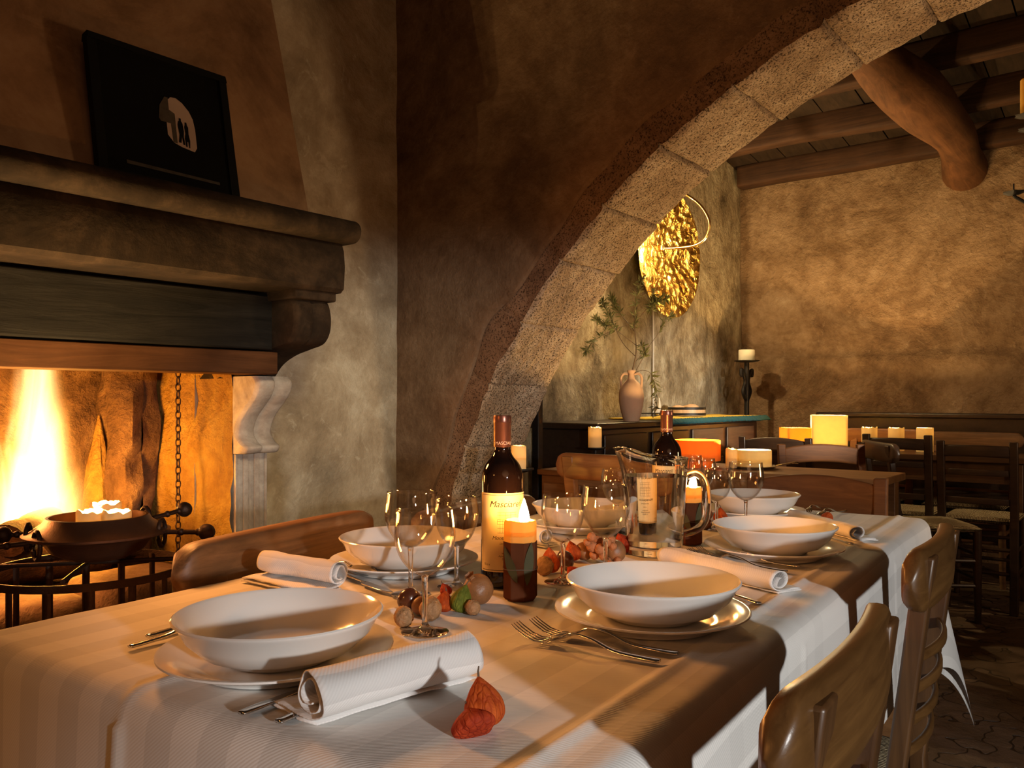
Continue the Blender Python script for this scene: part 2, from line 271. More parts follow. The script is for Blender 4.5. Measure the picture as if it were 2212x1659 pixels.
# ---------------------------------------------------------------- mesh helpers
class MB:
    def __init__(s): s.v = []; s.f = []; s.uv = None
    def add(s, vs, fs):
        b = len(s.v); s.v += [tuple(p) for p in vs]; s.f += [tuple(i+b for i in f) for f in fs]; return s
    def box(s, x0, x1, y0, y1, z0, z1):
        v = [(x, y, z) for z in (z0, z1) for y in (y0, y1) for x in (x0, x1)]
        return s.add(v, [(0, 2, 3, 1), (4, 5, 7, 6), (0, 1, 5, 4), (2, 6, 7, 3), (0, 4, 6, 2), (1, 3, 7, 5)])
    def lathe(s, prof, seg=48, c=(0, 0, 0), fn=None):
        vs = []; fs = []; n = len(prof)
        for i, (r, z) in enumerate(prof):
            for k in range(seg):
                a = 2*pi*k/seg; rr = r*(fn(a, z) if fn else 1)
                vs.append((c[0]+rr*cos(a), c[1]+rr*sin(a), c[2]+z))
        for i in range(n-1):
            for k in range(seg):
                k2 = (k+1) % seg; fs.append((i*seg+k, i*seg+k2, (i+1)*seg+k2, (i+1)*seg+k))
        if prof[0][0] > 1e-6 and prof[0] != prof[-1]: fs.append(tuple(range(seg))[::-1])
        if prof[-1][0] > 1e-6 and prof[0] != prof[-1]: fs.append(tuple((n-1)*seg+k for k in range(seg)))
        return s.add(vs, fs)
    def tube(s, path, rad, seg=10, caps=True, flat=1.0, up=(0, 0, 1)):
        P = [Vector(p) for p in path]; n = len(P); vs = []; fs = []
        if not hasattr(rad, '__len__'): rad = [rad]*n
        up = Vector(up); last = None
        for i in range(n):
            t = (P[min(i+1, n-1)]-P[max(i-1, 0)]).normalized()
            a = t.cross(up)
            if a.length < .05: a = last if last is not None else t.cross(Vector((1, 0, 0)))
            a = (a - t*a.dot(t)).normalized(); last = a; b = a.cross(t).normalized()
            for k in range(seg):
                q = 2*pi*k/seg; vs.append(P[i]+a*cos(q)*rad[i]+b*sin(q)*rad[i]*flat)
        for i in range(n-1):
            for k in range(seg):
                k2 = (k+1) % seg; fs.append((i*seg+k, i*seg+k2, (i+1)*seg+k2, (i+1)*seg+k))
        if caps: fs.append(tuple(range(seg))[::-1]); fs.append(tuple((n-1)*seg+k for k in range(seg)))
        return s.add(vs, fs)
    def prism(s, poly, h0, h1, axis='y'):
        n = len(poly)
        def P(a, b, h): return (a, h, b) if axis == 'y' else ((a, b, h) if axis == 'z' else (h, a, b))
        vs = [P(a, b, h0) for a, b in poly]+[P(a, b, h1) for a, b in poly]
        return s.add(vs, [tuple(range(n)), tuple(range(2*n-1, n-1, -1))]+[(i, i+n, (i+1) % n+n, (i+1) % n) for i in range(n)])
    def grid(s, fn, nu, nv, uv=None):
        b = len(s.v); vs = [fn(i/nu, j/nv) for j in range(nv+1) for i in range(nu+1)]
        return s.add(vs, [(j*(nu+1)+i, j*(nu+1)+i+1, (j+1)*(nu+1)+i+1, (j+1)*(nu+1)+i) for j in range(nv) for i in range(nu)])
    def ball(s, c, r, seg=20, rings=12, fn=None, sq=(1, 1, 1)):
        vs = []; fs = []
        for j in range(rings+1):
            th = pi*j/rings
            for k in range(seg):
                d = Vector((sin(th)*cos(2*pi*k/seg), sin(th)*sin(2*pi*k/seg), -cos(th))); q = r*(fn(d) if fn else 1)
                vs.append((c[0]+d.x*q*sq[0], c[1]+d.y*q*sq[1], c[2]+d.z*q*sq[2]))
        for j in range(rings):
            for k in range(seg):
                k2 = (k+1) % seg; fs.append((j*seg+k, j*seg+k2, (j+1)*seg+k2, (j+1)*seg+k))
        return s.add(vs, fs)
    def build(s, name, mat, parent=None, loc=(0, 0, 0), rot=0, smooth=True, sharp=38, bevel=0, seg=2, uvs=None, weld=True):
        me = bpy.data.meshes.new(name); me.from_pydata(s.v, [], s.f)
        if uvs is not None:
            l = me.uv_layers.new(name='UVMap')
            for lp in me.loops: l.data[lp.index].uv = uvs[lp.vertex_index]
        bm = bmesh.new(); bm.from_mesh(me)
        if weld and uvs is None: bmesh.ops.remove_doubles(bm, verts=bm.verts, dist=1e-6)
        bmesh.ops.recalc_face_normals(bm, faces=bm.faces); bm.to_mesh(me); bm.free()
        if smooth:
            me.shade_smooth()
            try: me.set_sharp_from_angle(angle=radians(sharp))
            except Exception: pass
        me.materials.append(M[mat] if isinstance(mat, str) else mat)
        o = bpy.data.objects.new(name, me); C.objects.link(o)
        o.location = loc; o.rotation_euler = (0, 0, rot) if not isinstance(rot, tuple) else rot
        if parent: o.parent = parent
        if bevel:
            b = o.modifiers.new('bevel', 'BEVEL'); b.width = bevel; b.segments = seg; b.limit_method = 'ANGLE'; b.angle_limit = radians(40)
        return o
def tag(o, label=None, cat=None, group=None, kind=None):
    for k, v in (('label', label), ('category', cat), ('group', group), ('kind', kind)):
        if v: o[k] = v
    return o
def thing(name, label, cat, loc=(0, 0, 0), rot=0, group=None):
    o = bpy.data.objects.new(name, None); C.objects.link(o); o.empty_display_size = .05
    o.location = loc; o.rotation_euler = (0, 0, rot) if not isinstance(rot, tuple) else rot
    return tag(o, label, cat, group)
def copy_tree(o, parent=None):
    c = o.copy(); C.objects.link(c); c.parent = parent
    for ch in [x for x in C.objects if x.parent == o]: copy_tree(ch, c)
    return c
def struct(o): o['kind'] = 'structure'; return o
def nz(p, s=1.0): return noise.noise(Vector(p)*s)
def lerp(a, b, t): return a+(b-a)*t
def smooth_path(pts, n=8):
    P = [Vector(p) for p in pts]; out = []
    for i in range(len(P)-1):
        p0, p1, p2, p3 = P[max(i-1, 0)], P[i], P[i+1], P[min(i+2, len(P)-1)]
        for k in range(n):
            t = k/n; out.append(.5*((2*p1)+(p2-p0)*t+(2*p0-5*p1+4*p2-p3)*t*t+(3*p1-p0-3*p2+p3)*t**3))
    out.append(P[-1]); return out
RR, TR = -RA, -TA
WL, AF, AB, WB = -2.69, 2.576, 2.976, 6.29          # fireplace wall, arch front, arch back, far wall (room axes)

# ---------------------------------------------------------------- the room
m = MB(); m.box(-3.4, 3.6, -3.2, 6.6, -.06, 0); struct(m.build('floor', 'floor', rot=RR, smooth=False))
def rough_face(m, fn, nu, nv, amp=.008, s=2.2, d=(1, 0, 0)):
    d = Vector(d)
    def g(a, b):
        p = Vector(fn(a, b)); return p+d*(nz(p, s)*amp+nz(p, s*4)*amp*.3)
    m.grid(g, nu, nv)
OW0, OW1, OZ = .02, 1.593, 1.30                     # firebox opening in the fireplace wall
m = MB()
for (a, b, c, d) in ((OW1, AF, 0, 3.4), (OW0, OW1, OZ, 3.4), (-3.2, OW0, 0, 3.4)):
    rough_face(m, lambda p, q: (WL, lerp(a, b, p), lerp(c, d, q)), 40, 90, .010)
m.box(WL-.62, WL-.51, -3.2, AF+.1, 0, 3.4)
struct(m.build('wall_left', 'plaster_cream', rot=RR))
# the wall with the round arch: centre (0, -.144), radius 2.5
AR, AZ = 2.5, -.144
def ringedge(th): return .10+.10*abs(nz((th*2.6, 3, 1)))+.05*nz((th*9, 1, 5))
def boundary(th):
    dx, dz = -cos(th), sin(th); t = 99
    if dx < 0: t = min(t, (WL)/dx)
    if dx > 0: t = min(t, 3.0/dx)
    if dz > 0: t = min(t, (3.4-AZ)/dz)
    return t
T0, T1 = .058, pi-.06
m = MB()
def wf(a, b):
    th = lerp(T0, T1, a); r = lerp(AR+ringedge(th), max(boundary(th), AR+.05+ringedge(th)), b**1.3)
    x, z = -cos(th)*r, AZ+sin(th)*r; x = max(x, WL-.05)
    return (x, AF-.014*min(1, b*40)+.010*nz((x, 7, z), 2)+.004*nz((x, 2, z), 8), z)
m.grid(wf, 300, 46)
m.grid(lambda a, b: (lambda th: (-cos(th)*lerp(AR+.02, boundary(th), b), AB, AZ+sin(th)*lerp(AR+.02, boundary(th), b)))(lerp(T0, T1, a)), 90, 4)
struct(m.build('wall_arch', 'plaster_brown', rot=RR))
random.seed(11)
JO = [T0]
while JO[-1] < T1: JO.append(JO[-1]+random.uniform(.095, .135))
def stone(th):
    i = max(j for j, q in enumerate(JO) if q <= th+1e-9); e = JO[i+1] if i+1 < len(JO) else th+1
    return i, min(th-JO[i], e-th)*AR
def rad(th, w):
    i, d = stone(th); rnd = nz((i*3.7, 1, 9))*.010
    g = .016*exp(-(d/.005)**2)
    return AR-rnd+g+.010*nz((th*6, w*3, 1))+.006*nz((th*26, w*12, 4))+.004*nz((th*60, w*26, 8))
def edge_round(b): return .014*(max(0, (.06-b)/.06)**2+max(0, (b-.94)/.06)**2)
m = MB()
def sof(a, b):
    th = lerp(T0, T1, a); r = rad(th, b)+edge_round(b)*(1+.8*nz((th*20, b, 2))); ww = lerp(AF, AB, b)+.010*nz((th*7, 5, b*2))+.006*nz((th*22, 5, b))
    return (-cos(th)*r, ww, AZ+sin(th)*r)
m.grid(sof, 900, 36)
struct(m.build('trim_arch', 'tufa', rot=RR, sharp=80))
m = MB()
def ringf(a, b):
    th = lerp(T0, T1, a); r = lerp(rad(th, 0)+edge_round(0)*(1+.8*nz((th*20, 0, 2))), AR+.36, b); i, d = stone(th)
    return (max(-cos(th)*r, WL-.05), AF+.002+.010*nz((th*7, 5, 0))*(1-b)+.006*nz((th*22, 5, 0))*(1-b)+.010*exp(-(d/.006)**2)*min(1, b*10)+(.004*nz((th*30, r*14, 3))*min(1, b*8)), AZ+sin(th)*r)
m.grid(ringf, 700, 14)
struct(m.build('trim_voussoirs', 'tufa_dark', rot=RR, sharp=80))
# the far room
m = MB(); rough_face(m, lambda p, q: (WL, lerp(AB, WB, p), lerp(0, 3.6, q)), 70, 70, .014, 2.6)
struct(m.build('wall_side', 'plaster_side', rot=RR))
m = MB()
def farw(p, q):
    n = lerp(WL-.02, 3.0, p); z = q*3.6; ledge = .055/(1+exp(-(1.40-.03*p-z+.02*nz((n, 0, 0), 3))/.012))
    return (n, WB+.02-ledge+.016*nz((n, 2, z), 2.4)+.006*nz((n, 2, z), 9), z)
m.grid(farw, 160, 150); struct(m.build('wall_back', 'plaster_far', rot=RR))
CS = .15
def cz(w): return 2.72+(6.2-w)*CS
m = MB(); x = WL
random.seed(3)
while x < 3.0:
    wd = random.uniform(.19, .27)
    vs = []
    for (ww) in (AB, WB):
        for xx in (x+.004, x+wd-.004):
            for zz in (0, .03): vs.append((xx, ww, cz(ww)+.15+zz+random.uniform(0, .006)))
    m.add(vs, [(0, 2, 6, 4), (1, 5, 7, 3), (0, 4, 5, 1), (2, 3, 7, 6), (0, 1, 3, 2), (4, 6, 7, 5)]); x += wd
m.box(WL, 3.0, AB, WB, 3.45, 3.5)
struct(m.build('ceiling', 'plank', rot=RR, smooth=False))
for k, w in enumerate((6.20, 5.62, 5.04, 4.46, 3.88, 3.30)):
    m = MB(); hw = .06 if k else .075; zz = cz(w)
    def jo(a, b, w=w, zz=zz, hw=hw):
        n = lerp(WL+.04, 2.98, a); q = 2*pi*b; sx, sz = cos(q), sin(q)
        e = lambda c: math.copysign(abs(c)**.35, c)
        return (n, w+e(sx)*hw*(1+.15*nz((n*2, k, 1))), zz+.085+e(sz)*.085+.02*nz((n*1.2, k*5, 2)))
    m.grid(jo, 60, 20)
    o = m.build('ceiling_joist', 'joist', rot=RR, sharp=60); o['kind'] = 'structure'
m = MB(); P = []; Rd = []
for i in range(25):
    a = i/24; w = lerp(3.0, 6.35, a)
    P.append((-1.13+.07*sin(a*7+2.2)+.03*nz((a*6, 1, 1)), w, 2.60+(6.29-w)*.13+.03*sin(a*7+1))); Rd.append(.135+.024*sin(a*13)+.012*nz((a*8, 2, 2)))
m.tube(P, Rd, 18)
o = m.build('ceiling_log_beam', 'log_beam', rot=RR, sharp=70); o['kind'] = 'structure'

# ---------------------------------------------------------------- fireplace
fp = thing('fireplace', 'large stone fireplace with smoke-blackened mantel and plastered hood, fire burning', 'fireplace', rot=RR)
m = MB()
rough_face(m, lambda p, q: (-3.10, lerp(OW0, OW1, p), lerp(0, 1.5, q)), 60, 50, .05, 5)
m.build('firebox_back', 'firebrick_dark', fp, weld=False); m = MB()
rough_face(m, lambda p, q: (lerp(-3.10, -2.46, p), OW1, lerp(0, 1.5, q)), 40, 60, .03, 5, (0, 1, 0))
rough_face(m, lambda p, q: (lerp(-3.10, -2.46, p), OW0, lerp(0, 1.5, q)), 20, 30, .03, 5, (0, 1, 0))
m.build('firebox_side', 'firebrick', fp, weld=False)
m = MB()                                             # broken pier of stone in the back corner
def pier(a, b):
    q = 2*pi*a; z = b*1.4; r = .085+.03*nz((q*.8, 1, z*4))+.02*nz((q*2, 1, z*9)); return (-3.02+r*cos(q)*1.3, 1.52+r*sin(q), z)
m.grid(pier, 30, 50); m.build('firebox_pier', 'firebrick_dark', fp)
m = MB()
def pier2(a, b):
    q = 2*pi*a; z = b*1.02; r = (.055+.02*nz((q*.8, 4, z*4))+.012*nz((q*2, 6, z*9)))*(1-.96*b**4); return (-3.05+r*cos(q)*1.2, 1.40+.03*b+r*sin(q), z)
m.grid(pier2, 26, 40); m.build('firelit_pier_face', 'firebrick', fp)  # added pier standing in for the firelit side of the corner pier
m = MB(); m.box(WL-.4, -2.462, OW1+.045, 1.73, 0, 1.16); m.build('jamb', 'carved', fp, bevel=.008)
m = MB(); poly = [(-2.60, 1.60), (-2.45, 1.60)]      # fluted pilaster
fl = []
for k in range(3):
    c = 1.618+k*.042
    for j in range(7):
        q = pi*j/6; fl.append((-2.45-.011*sin(q), c-.013*cos(q)))
poly += fl+[(-2.45, 1.722), (-2.60, 1.722)]
m.prism(poly, 0, .895, 'z'); m.build('pilaster', 'carved', fp, sharp=25)
def scroll(name, prof, w0, w1, mat, lobes=2, back=WL):
    P = smooth_path([(a, 0, b) for a, b in prof], 7); m = MB(); nw = 26
    def g(a, b):
        i = min(int(round(a*(len(P)-1))), len(P)-1); p = P[i]
        f = abs(sin(pi*lobes*b)); e = .014*f**.5-.010*(1 if b in (0, 1) else 0)
        return (p.x+e, lerp(w0, w1, b), p.z)
    m.grid(g, len(P)-1, nw)
    for w in (w0, w1):
        k = [(p.x-.010, w, p.z) for p in P]+[(back, w, P[-1].z), (back, w, P[0].z)]; m.add(k, [tuple(range(len(k)))])
    m.add([(back, w0, P[0].z), (back, w1, P[0].z), (P[0].x, w1, P[0].z), (P[0].x, w0, P[0].z)], [(0, 1, 2, 3)])
    return m.build(name, mat, fp, weld=False, sharp=50)
scroll('scroll_bracket', [(-2.345, 1.155), (-2.325, 1.13), (-2.345, 1.09), (-2.39, 1.05), (-2.43, 1.01), (-2.445, .965), (-2.42, .935), (-2.395, .92), (-2.41, .90), (-2.445, .897)], 1.597, 1.735, 'carved', 2, -2.462)
scroll('console', [(-2.15, 1.395), (-2.135, 1.37), (-2.128, 1.33), (-2.135, 1.29), (-2.165, 1.258), (-2.23, 1.243), (-2.31, 1.225), (-2.38, 1.195), (-2.43, 1.15)], 1.60, 1.738, 'mantel', 2)
m = MB(); m.box(WL, -2.105, 1.585, 1.742, 1.39, 1.425); m.build('console_cap', 'mantel', fp, bevel=.006)
m = MB(); m.box(-2.46, -2.25, OW0-.1, 1.655, 1.236, 1.41); m.build('lintel_beam', 'beam_black', fp, bevel=.006)
m = MB(); m.box(-2.42, -2.262, OW0-.1, 1.632, 1.160, 1.231); m.build('lintel_board', 'board', fp, bevel=.003)
m = MB(); pr = [(WL, 1.418), (-2.09, 1.418), (-2.075, 1.43), (-2.07, 1.50), (-2.075, 1.55), (-2.085, 1.575), (WL, 1.575)]
m.prism(pr, -.35, 1.747); m.build('mantel_band', 'mantel', fp, sharp=30)
m = MB(); pr = [(WL, 1.575)]+[(-2.055+.037*cos(q), 1.611+.036*sin(q)) for q in [(-90+180*k/12)*pi/180 for k in range(13)]]+[(WL, 1.647)]
m.prism(pr, -.36, 1.772); m.build('mantel_shelf', 'mantel', fp, sharp=30, bevel=.004)
m = MB()
def hood(a, b):
    z = lerp(1.645, 3.4, b); n = -2.165-.285*(z-1.645)+.005*nz((a*4, z*2, 1)); wr = 1.705+.012*(z-1.645)
    k = a*1.25
    if k <= 1: return (n, lerp(-.3, wr-.02, k), z)
    return (lerp(n-.0, WL-.05, (k-1)/.25)-.0, wr, z)
m.grid(hood, 50, 30); m.build('hood', 'plaster_hood', fp, sharp=30)
# raised hearth of stone blocks
random.seed(5)
hb = 0
for (n0, n1, w0, w1, z0, z1) in ((-2.62, -2.36, .72, 1.10, .36, .535), (-2.62, -2.36, 1.11, 1.44, .36, .555), (-2.62, -2.34, .72, 1.28, .16, .352), (-2.62, -2.35, 1.29, 1.585, .16, .40),
                                 (-2.62, -2.36, .05, .71, .3, .54), (-2.62, -2.36, .05, .71, .0, .29), (-2.62, -2.35, .72, 1.585, 0, .15)):
    m = MB()
    def blk(d): return 1
    c = Vector(((n0+n1)/2, (w0+w1)/2, (z0+z1)/2)); h = ((n1-n0)/2, (w1-w0)/2, (z1-z0)/2)
    def g(d, h=h):
        e = max(abs(d.x), abs(d.y), abs(d.z)); p = (abs(d.x)**7+abs(d.y)**7+abs(d.z)**7)**(1/7); return 1/p*(1+.03*nz((d.x*3+hb, d.y*3, d.z*3)))
    m.ball(tuple(c), 1, 32, 20, g, h); hb += 3
    tag(m.build('hearth_block', 'hearth', rot=RR, sharp=80), ['pale hearth block in the top course behind the iron basket, left', 'hearth block in the top course with raised lit corner', 'long hearth block in the second course behind the iron bars', 'hearth block at the right end of the second course', 'hearth block at the left end of the top course', 'tall hearth block standing on the floor at left', 'low hearth block on the floor below the courses'][hb//3-1], 'stone block', 'hearth blocks')
m = MB(); rough_face(m, lambda p, q: (lerp(-3.09, -2.60, p), lerp(OW0+.02, OW1-.02, q), .50), 30, 50, .03, 6, (0, 0, 1))
m.build('hearth_bed', 'charcoal', fp)
def log(p0, p1, r, label, name='burning_log'):
    a, b = Vector(p0), Vector(p1); m = MB(); n = 14
    m.tube([a.lerp(b, i/n)+Vector((nz((i*.4, r*90, 1))*.015, nz((i*.4, r*90, 7))*.015, nz((i*.4, r*90, 4))*.012)) for i in range(n+1)], [r*(1+.15*nz((i*.6, 3, r*50))) for i in range(n+1)], 14)
    tag(m.build(name, 'charcoal', rot=RR, sharp=60), label, 'log', 'logs in the fire')
log((-2.78, .80, .56), (-2.74, 1.30, .575), .06, 'charred log lying lowest along the front of the fire')
log((-2.92, .95, .57), (-2.90, 1.48, .58), .065, 'charred log at the back of the fire bed')
log((-2.70, 1.00, .66), (-2.92, 1.25, .70), .05, 'half-burnt log laid across the two others under the flames')
log((-2.66, .72, .63), (-2.86, 1.02, .66), .045, 'charred branch at the left of the fire')
log((-2.62, 1.16, .69), (-2.80, 1.33, .70), .032, 'short split log leaning at the right edge of the flames')
m = MB(); m.lathe([(.001, -.04), (.34, -.04), (.36, .2), (.24, .5), (.17, .80), (.001, .84)], 24)
tag(m.build('log_fire', 'fire', loc=R3(-2.84, 1.13, .64), rot=RR), 'tall bright yellow fire blazing in the fireplace', 'fire')
m = MB()                                             # pot chain
z = 1.26; k = 0
while z > .36:
    c = R3(-2.66, 1.515, z)-R3(0, 0, 0); pts = []
    for j in range(12):
        q = 2*pi*j/12; x = .0085*cos(q); zz = .0145*sin(q)
        pts.append((x, 0, z+zz) if k % 2 else (0, x, z+zz))
    m.tube(pts+[pts[0]], .0027, 6, caps=False, up=(0, 1, .01) if k % 2 else (1, 0, .01)); z -= .0235; k += 1
tag(m.build('pot_chain', 'iron_warm', loc=R3(-2.66, 1.515, 0), rot=RR), 'iron pot chain hanging inside the firebox by its right jamb', 'chain')

# framed photograph leaning on the hood
pf = thing('framed_photograph', 'black framed photograph of two figures under an archway, on the mantel', 'picture', R3(-2.118, 1.198, 1.6475), (0, 0, RR))
til = radians(-11)
def tilt(o): o.rotation_euler = (0, til, 0); return o
FW, FH = .402, .392
m = MB()
for (a, b, c, d) in ((-.5, .5, 0, .05), (-.5, .5, .95, 1), (-.5, -.44, .05, .95), (.44, .5, .05, .95)): m.box(-.028, 0, a*FW, b*FW, c*FH, d*FH)
tilt(m.build('frame', 'black_frame', pf, bevel=.002))
m = MB(); m.box(-.02, -.008, -.45*FW, .45*FW, .04*FH, .96*FH); pr_ = tilt(m.build('photo_print', 'photo_black', pf))
def flat(name, pts, mat, x, par, th=.0006):
    m = MB(); m.prism([((a-.5)*FW, b*FH) for a, b in pts], x-th, x, 'x'); o = m.build(name, mat, par, smooth=False); return o
arc = [(.50, .41), (.50, .60), (.515, .665), (.545, .70), (.585, .705), (.63, .68), (.675, .63), (.70, .575), (.71, .50), (.71, .36), (.69, .325), (.60, .34), (.54, .36)]
flat('archway_opening', arc, 'photo_pale', -.0065, pr_)
flat('lit_stair', [(.445, .52), (.46, .62), (.50, .69), (.525, .69), (.525, .60), (.565, .58), (.565, .36), (.535, .36), (.53, .5), (.46, .50)], 'photo_grey', -.0058, pr_)
flat('floor_gleam', [(.19, .125), (.86, .115), (.86, .135), (.19, .15)], 'photo_grey', -.0065, pr_)
flat('figure_silhouette', [(.575, .37), (.585, .43), (.578, .50), (.585, .53), (.592, .535), (.592, .555), (.606, .555), (.606, .535), (.615, .52), (.62, .46), (.615, .42), (.62, .36), (.607, .36), (.602, .42), (.592, .37)], 'photo_black', -.005, pr_)
flat('figure_silhouette', [(.627, .35), (.622, .41), (.63, .45), (.627, .50), (.633, .515), (.634, .535), (.646, .535), (.647, .515), (.655, .50), (.653, .45), (.66, .40), (.655, .345), (.648, .345), (.646, .39), (.638, .39), (.636, .35)], 'photo_black', -.005, pr_)

# ---------------------------------------------------------------- dining table and cloth
V0, U0, HX, HYT = -.791, 1.505, .471, .995
tb = thing('dining_table', 'long dining table covered by a white cloth', 'table', T3(V0, U0, 0), TR)
m = MB(); m.box(-HX+.03, HX-.03, -HYT+.03, HYT-.03, .725, .757); m.build('tabletop', 'table_wood', tb)
for sx in (-1, 1):
    for sy in (-1, 1):
        m = MB(); x, y = sx*(HX-.09), sy*(HYT-.10); m.box(x-.035, x+.035, y-.035, y+.035, 0, .725); m.build('leg', 'table_wood', tb, bevel=.004)
RHO = .03; OX, OY = .295, .31
def prof(s):
    if s <= 0: return 0, 0
    if s < RHO*pi/2: a = s/RHO; return RHO*sin(a), -RHO*(1-cos(a))
    e = s-RHO*pi/2; return RHO+.05*e, -RHO-e
def cloth(a, b):
    hx, hy = HX-RHO, HYT-RHO
    da, db = max(abs(a)-hx, 0), max(abs(b)-hy, 0); sa, sb = math.copysign(1, a), math.copysign(1, b)
    def sm(t): t = max(0, min(1, t)); return t*t*(3-2*t)
    da *= 1+.30*sm((abs(b)-hy+.42)/.42); db *= 1+.30*sm((abs(a)-hx+.25)/.25)      # the cloth hangs lower towards its corners
    x, y = max(-hx, min(hx, a)), max(-hy, min(hy, b)); z = 0
    if da or db:
        r = hypot(da, db); th = atan2(db, da); s2 = sin(2*th); h, z = prof(r)
        e = max(0, r-RHO)
        x += sa*(cos(th)*h+.15*e*s2); y += sb*(sin(th)*h+.15*e*s2)
        wv = .022*min(1, e/.3)
        if da > db: x += sa*wv*(sin(b*7.3+.6)*.6+sin(b*17+2)*.25)*(1-s2)
        else: y += sb*wv*(sin(a*8+1.2)*.6+sin(a*19)*.25)*(1-s2)
    cr = .0045*exp(-((a+.065)/.008)**2)+.0045*exp(-((a-.395)/.008)**2)
    cr2 = .0018*exp(-((b+.28)/.008)**2)+.0018*exp(-((b-.45)/.008)**2)
    f = 1/(1+20*max(da, db)); z += (cr+cr2)*f+.0020*nz((a*5, b*3, 1))*f+.0010*nz((a*16, b*10, 3))*f
    if da > .05: x += sa*cr2*2
    if db > .05: y += sb*cr*1.6
    return (x, y, z)
m = MB(); NA, NB = 250, 300; uvs = []
LA, LB = HX-RHO+OX+.02, HYT-RHO+OY+.02
for j in range(NB+1):
    for i in range(NA+1):
        a, b = lerp(-LA, LA, i/NA), lerp(-LB, LB, j/NB); uvs.append((a, b)); m.v.append(cloth(a, b))
m.f = [(j*(NA+1)+i, j*(NA+1)+i+1, (j+1)*(NA+1)+i+1, (j+1)*(NA+1)+i) for j in range(NB) for i in range(NA)]
tc = tag(m.build('tablecloth', 'cloth', loc=T3(V0, U0, .760), rot=TR, uvs=uvs, sharp=180), 'white striped damask tablecloth draped over the long dining table', 'tablecloth')

# ---------------------------------------------------------------- plates
def plate_meshes():
    bowl = [(.0, .006), (.055, .006), (.058, 0), (.064, 0), (.068, .005), (.09, .012), (.109, .030), (.1185, .0475), (.1225, .0505), (.1235, .053), (.1215, .0545), (.117, .052), (.105, .034), (.088, .0175), (.072, .0115), (.0, .0105)]
    pl = [(.0, .004), (.083, .004), (.086, 0), (.092, 0), (.094, .004), (.115, .0115), (.134, .0185), (.138, .0205), (.1375, .0225), (.134, .0225), (.112, .0155), (.095, .0085), (.085, .0072), (.0, .0072)]
    return MB().lathe(bowl, 96), MB().lathe(pl, 96)
bm_, pm_ = plate_meshes()
pb = bm_.build('soup_plate', 'ceramic', sharp=60); pp = pm_.build('dinner_plate', 'ceramic', sharp=60)
PL = [((-.282, 1.004), 'at the near end of the table behind the rolled napkin', None), ((.199, 1.19), 'behind the pair of forks, right side, nearest the camera', None), ((.533, 1.70), 'second along the right side of the table', None),
      ((.652, 2.26), 'at the far end of the table before the arched chair', None), ((-.201, 1.56), 'behind the front wine glasses, fire side', None), ((.17, 2.04), 'behind the burning candle, far on the fire side', None)]
ft = True
for (x, y), t, _ in PL:
    a, b = (pp, pb) if ft else (pp.copy(), pb.copy())
    if not ft: C.objects.link(a); C.objects.link(b)
    ft = False
    a.location = (x, y, TOP+.0012); b.location = (x+.002, y+.001, TOP+.0012+.0086)
    tag(a, 'white plate under the one '+t, 'plate', 'dinner plates'); tag(b, 'white deep plate '+t, 'plate', 'soup plates')

# ---------------------------------------------------------------- wine glasses
def wineglass(h, rw):
    root = thing('wine_glass', '', '')
    zb = h*.46                                       # bottom of the bowl
    out = [(.0045, zb), (.012, zb+.003), (.024, zb+.012), (rw*.86, zb+.029), (rw, zb+.050), (rw*.985, zb+.068), (rw*.93, h-.004), (rw*.925, h)]
    P = smooth_path([(r, 0, z) for r, z in out], 5); pr = [(p.x, p.z) for p in P]
    inn = [(max(r-.0012, 0), z+.0012 if i < 20 else z) for i, (r, z) in enumerate(pr)][::-1]; inn[-1] = (0, inn[-1][1]+.001)
    MB().lathe(pr+[(pr[-1][0]-.0006, h+.0006)]+inn, 56).build('bowl', 'wine_glass', root, sharp=80)
    st = [(0, zb+.002), (.0046, zb), (.0042, zb-.008), (.0036, zb-.03), (.0040, .018), (.0058, .010), (.011, .0062)]
    P = smooth_path([(r, 0, z) for r, z in st], 4)
    MB().lathe([(p.x, p.z) for p in P][::-1]+[(0, zb+.0021)], 24).build('stem', 'glass', root, sharp=80)
    MB().lathe([(0, 0), (.0305, 0), (.0325, .0012), (.031, .0022), (.02, .0038), (.011, .0062), (0, .0064)], 56).build('foot', 'glass', root, sharp=80)
    return root
ga = wineglass(.168, .0415); gb = wineglass(.152, .0375)
GL = [(1, 918, 1366, 'large wine glass standing in front, beside the nuts'), (1, 887, 1285, 'large wine glass behind the front glass'), (0, 986, 1268, 'small wine glass left of the front wine bottle'),
      (0, 1216, 1258, 'small wine glass right of the lit brown candle'), (1, 1308, 1258, 'large wine glass standing among the dried berries'), (0, 1333, 1152, 'small wine glass behind the berries, left of the jug'),
      (0, 1548, 1144, 'small wine glass right of the jug handle'), (1, 1611, 1152, 'large wine glass before the far soup plate'), (0, 1490, 1094, 'small wine glass behind the jug rim'), (0, 1517, 1108, 'wine glass between jug handle and orange bowl')]
used = set()
for big, px, py, lab in GL:
    s = ga if big else gb
    g = s if big not in used else copy_tree(s); used.add(big)
    g.location = on(px, py, TOP+.001); g.rotation_euler = (0, 0, px*.37); tag(g, lab, 'wine glass', 'wine glasses')

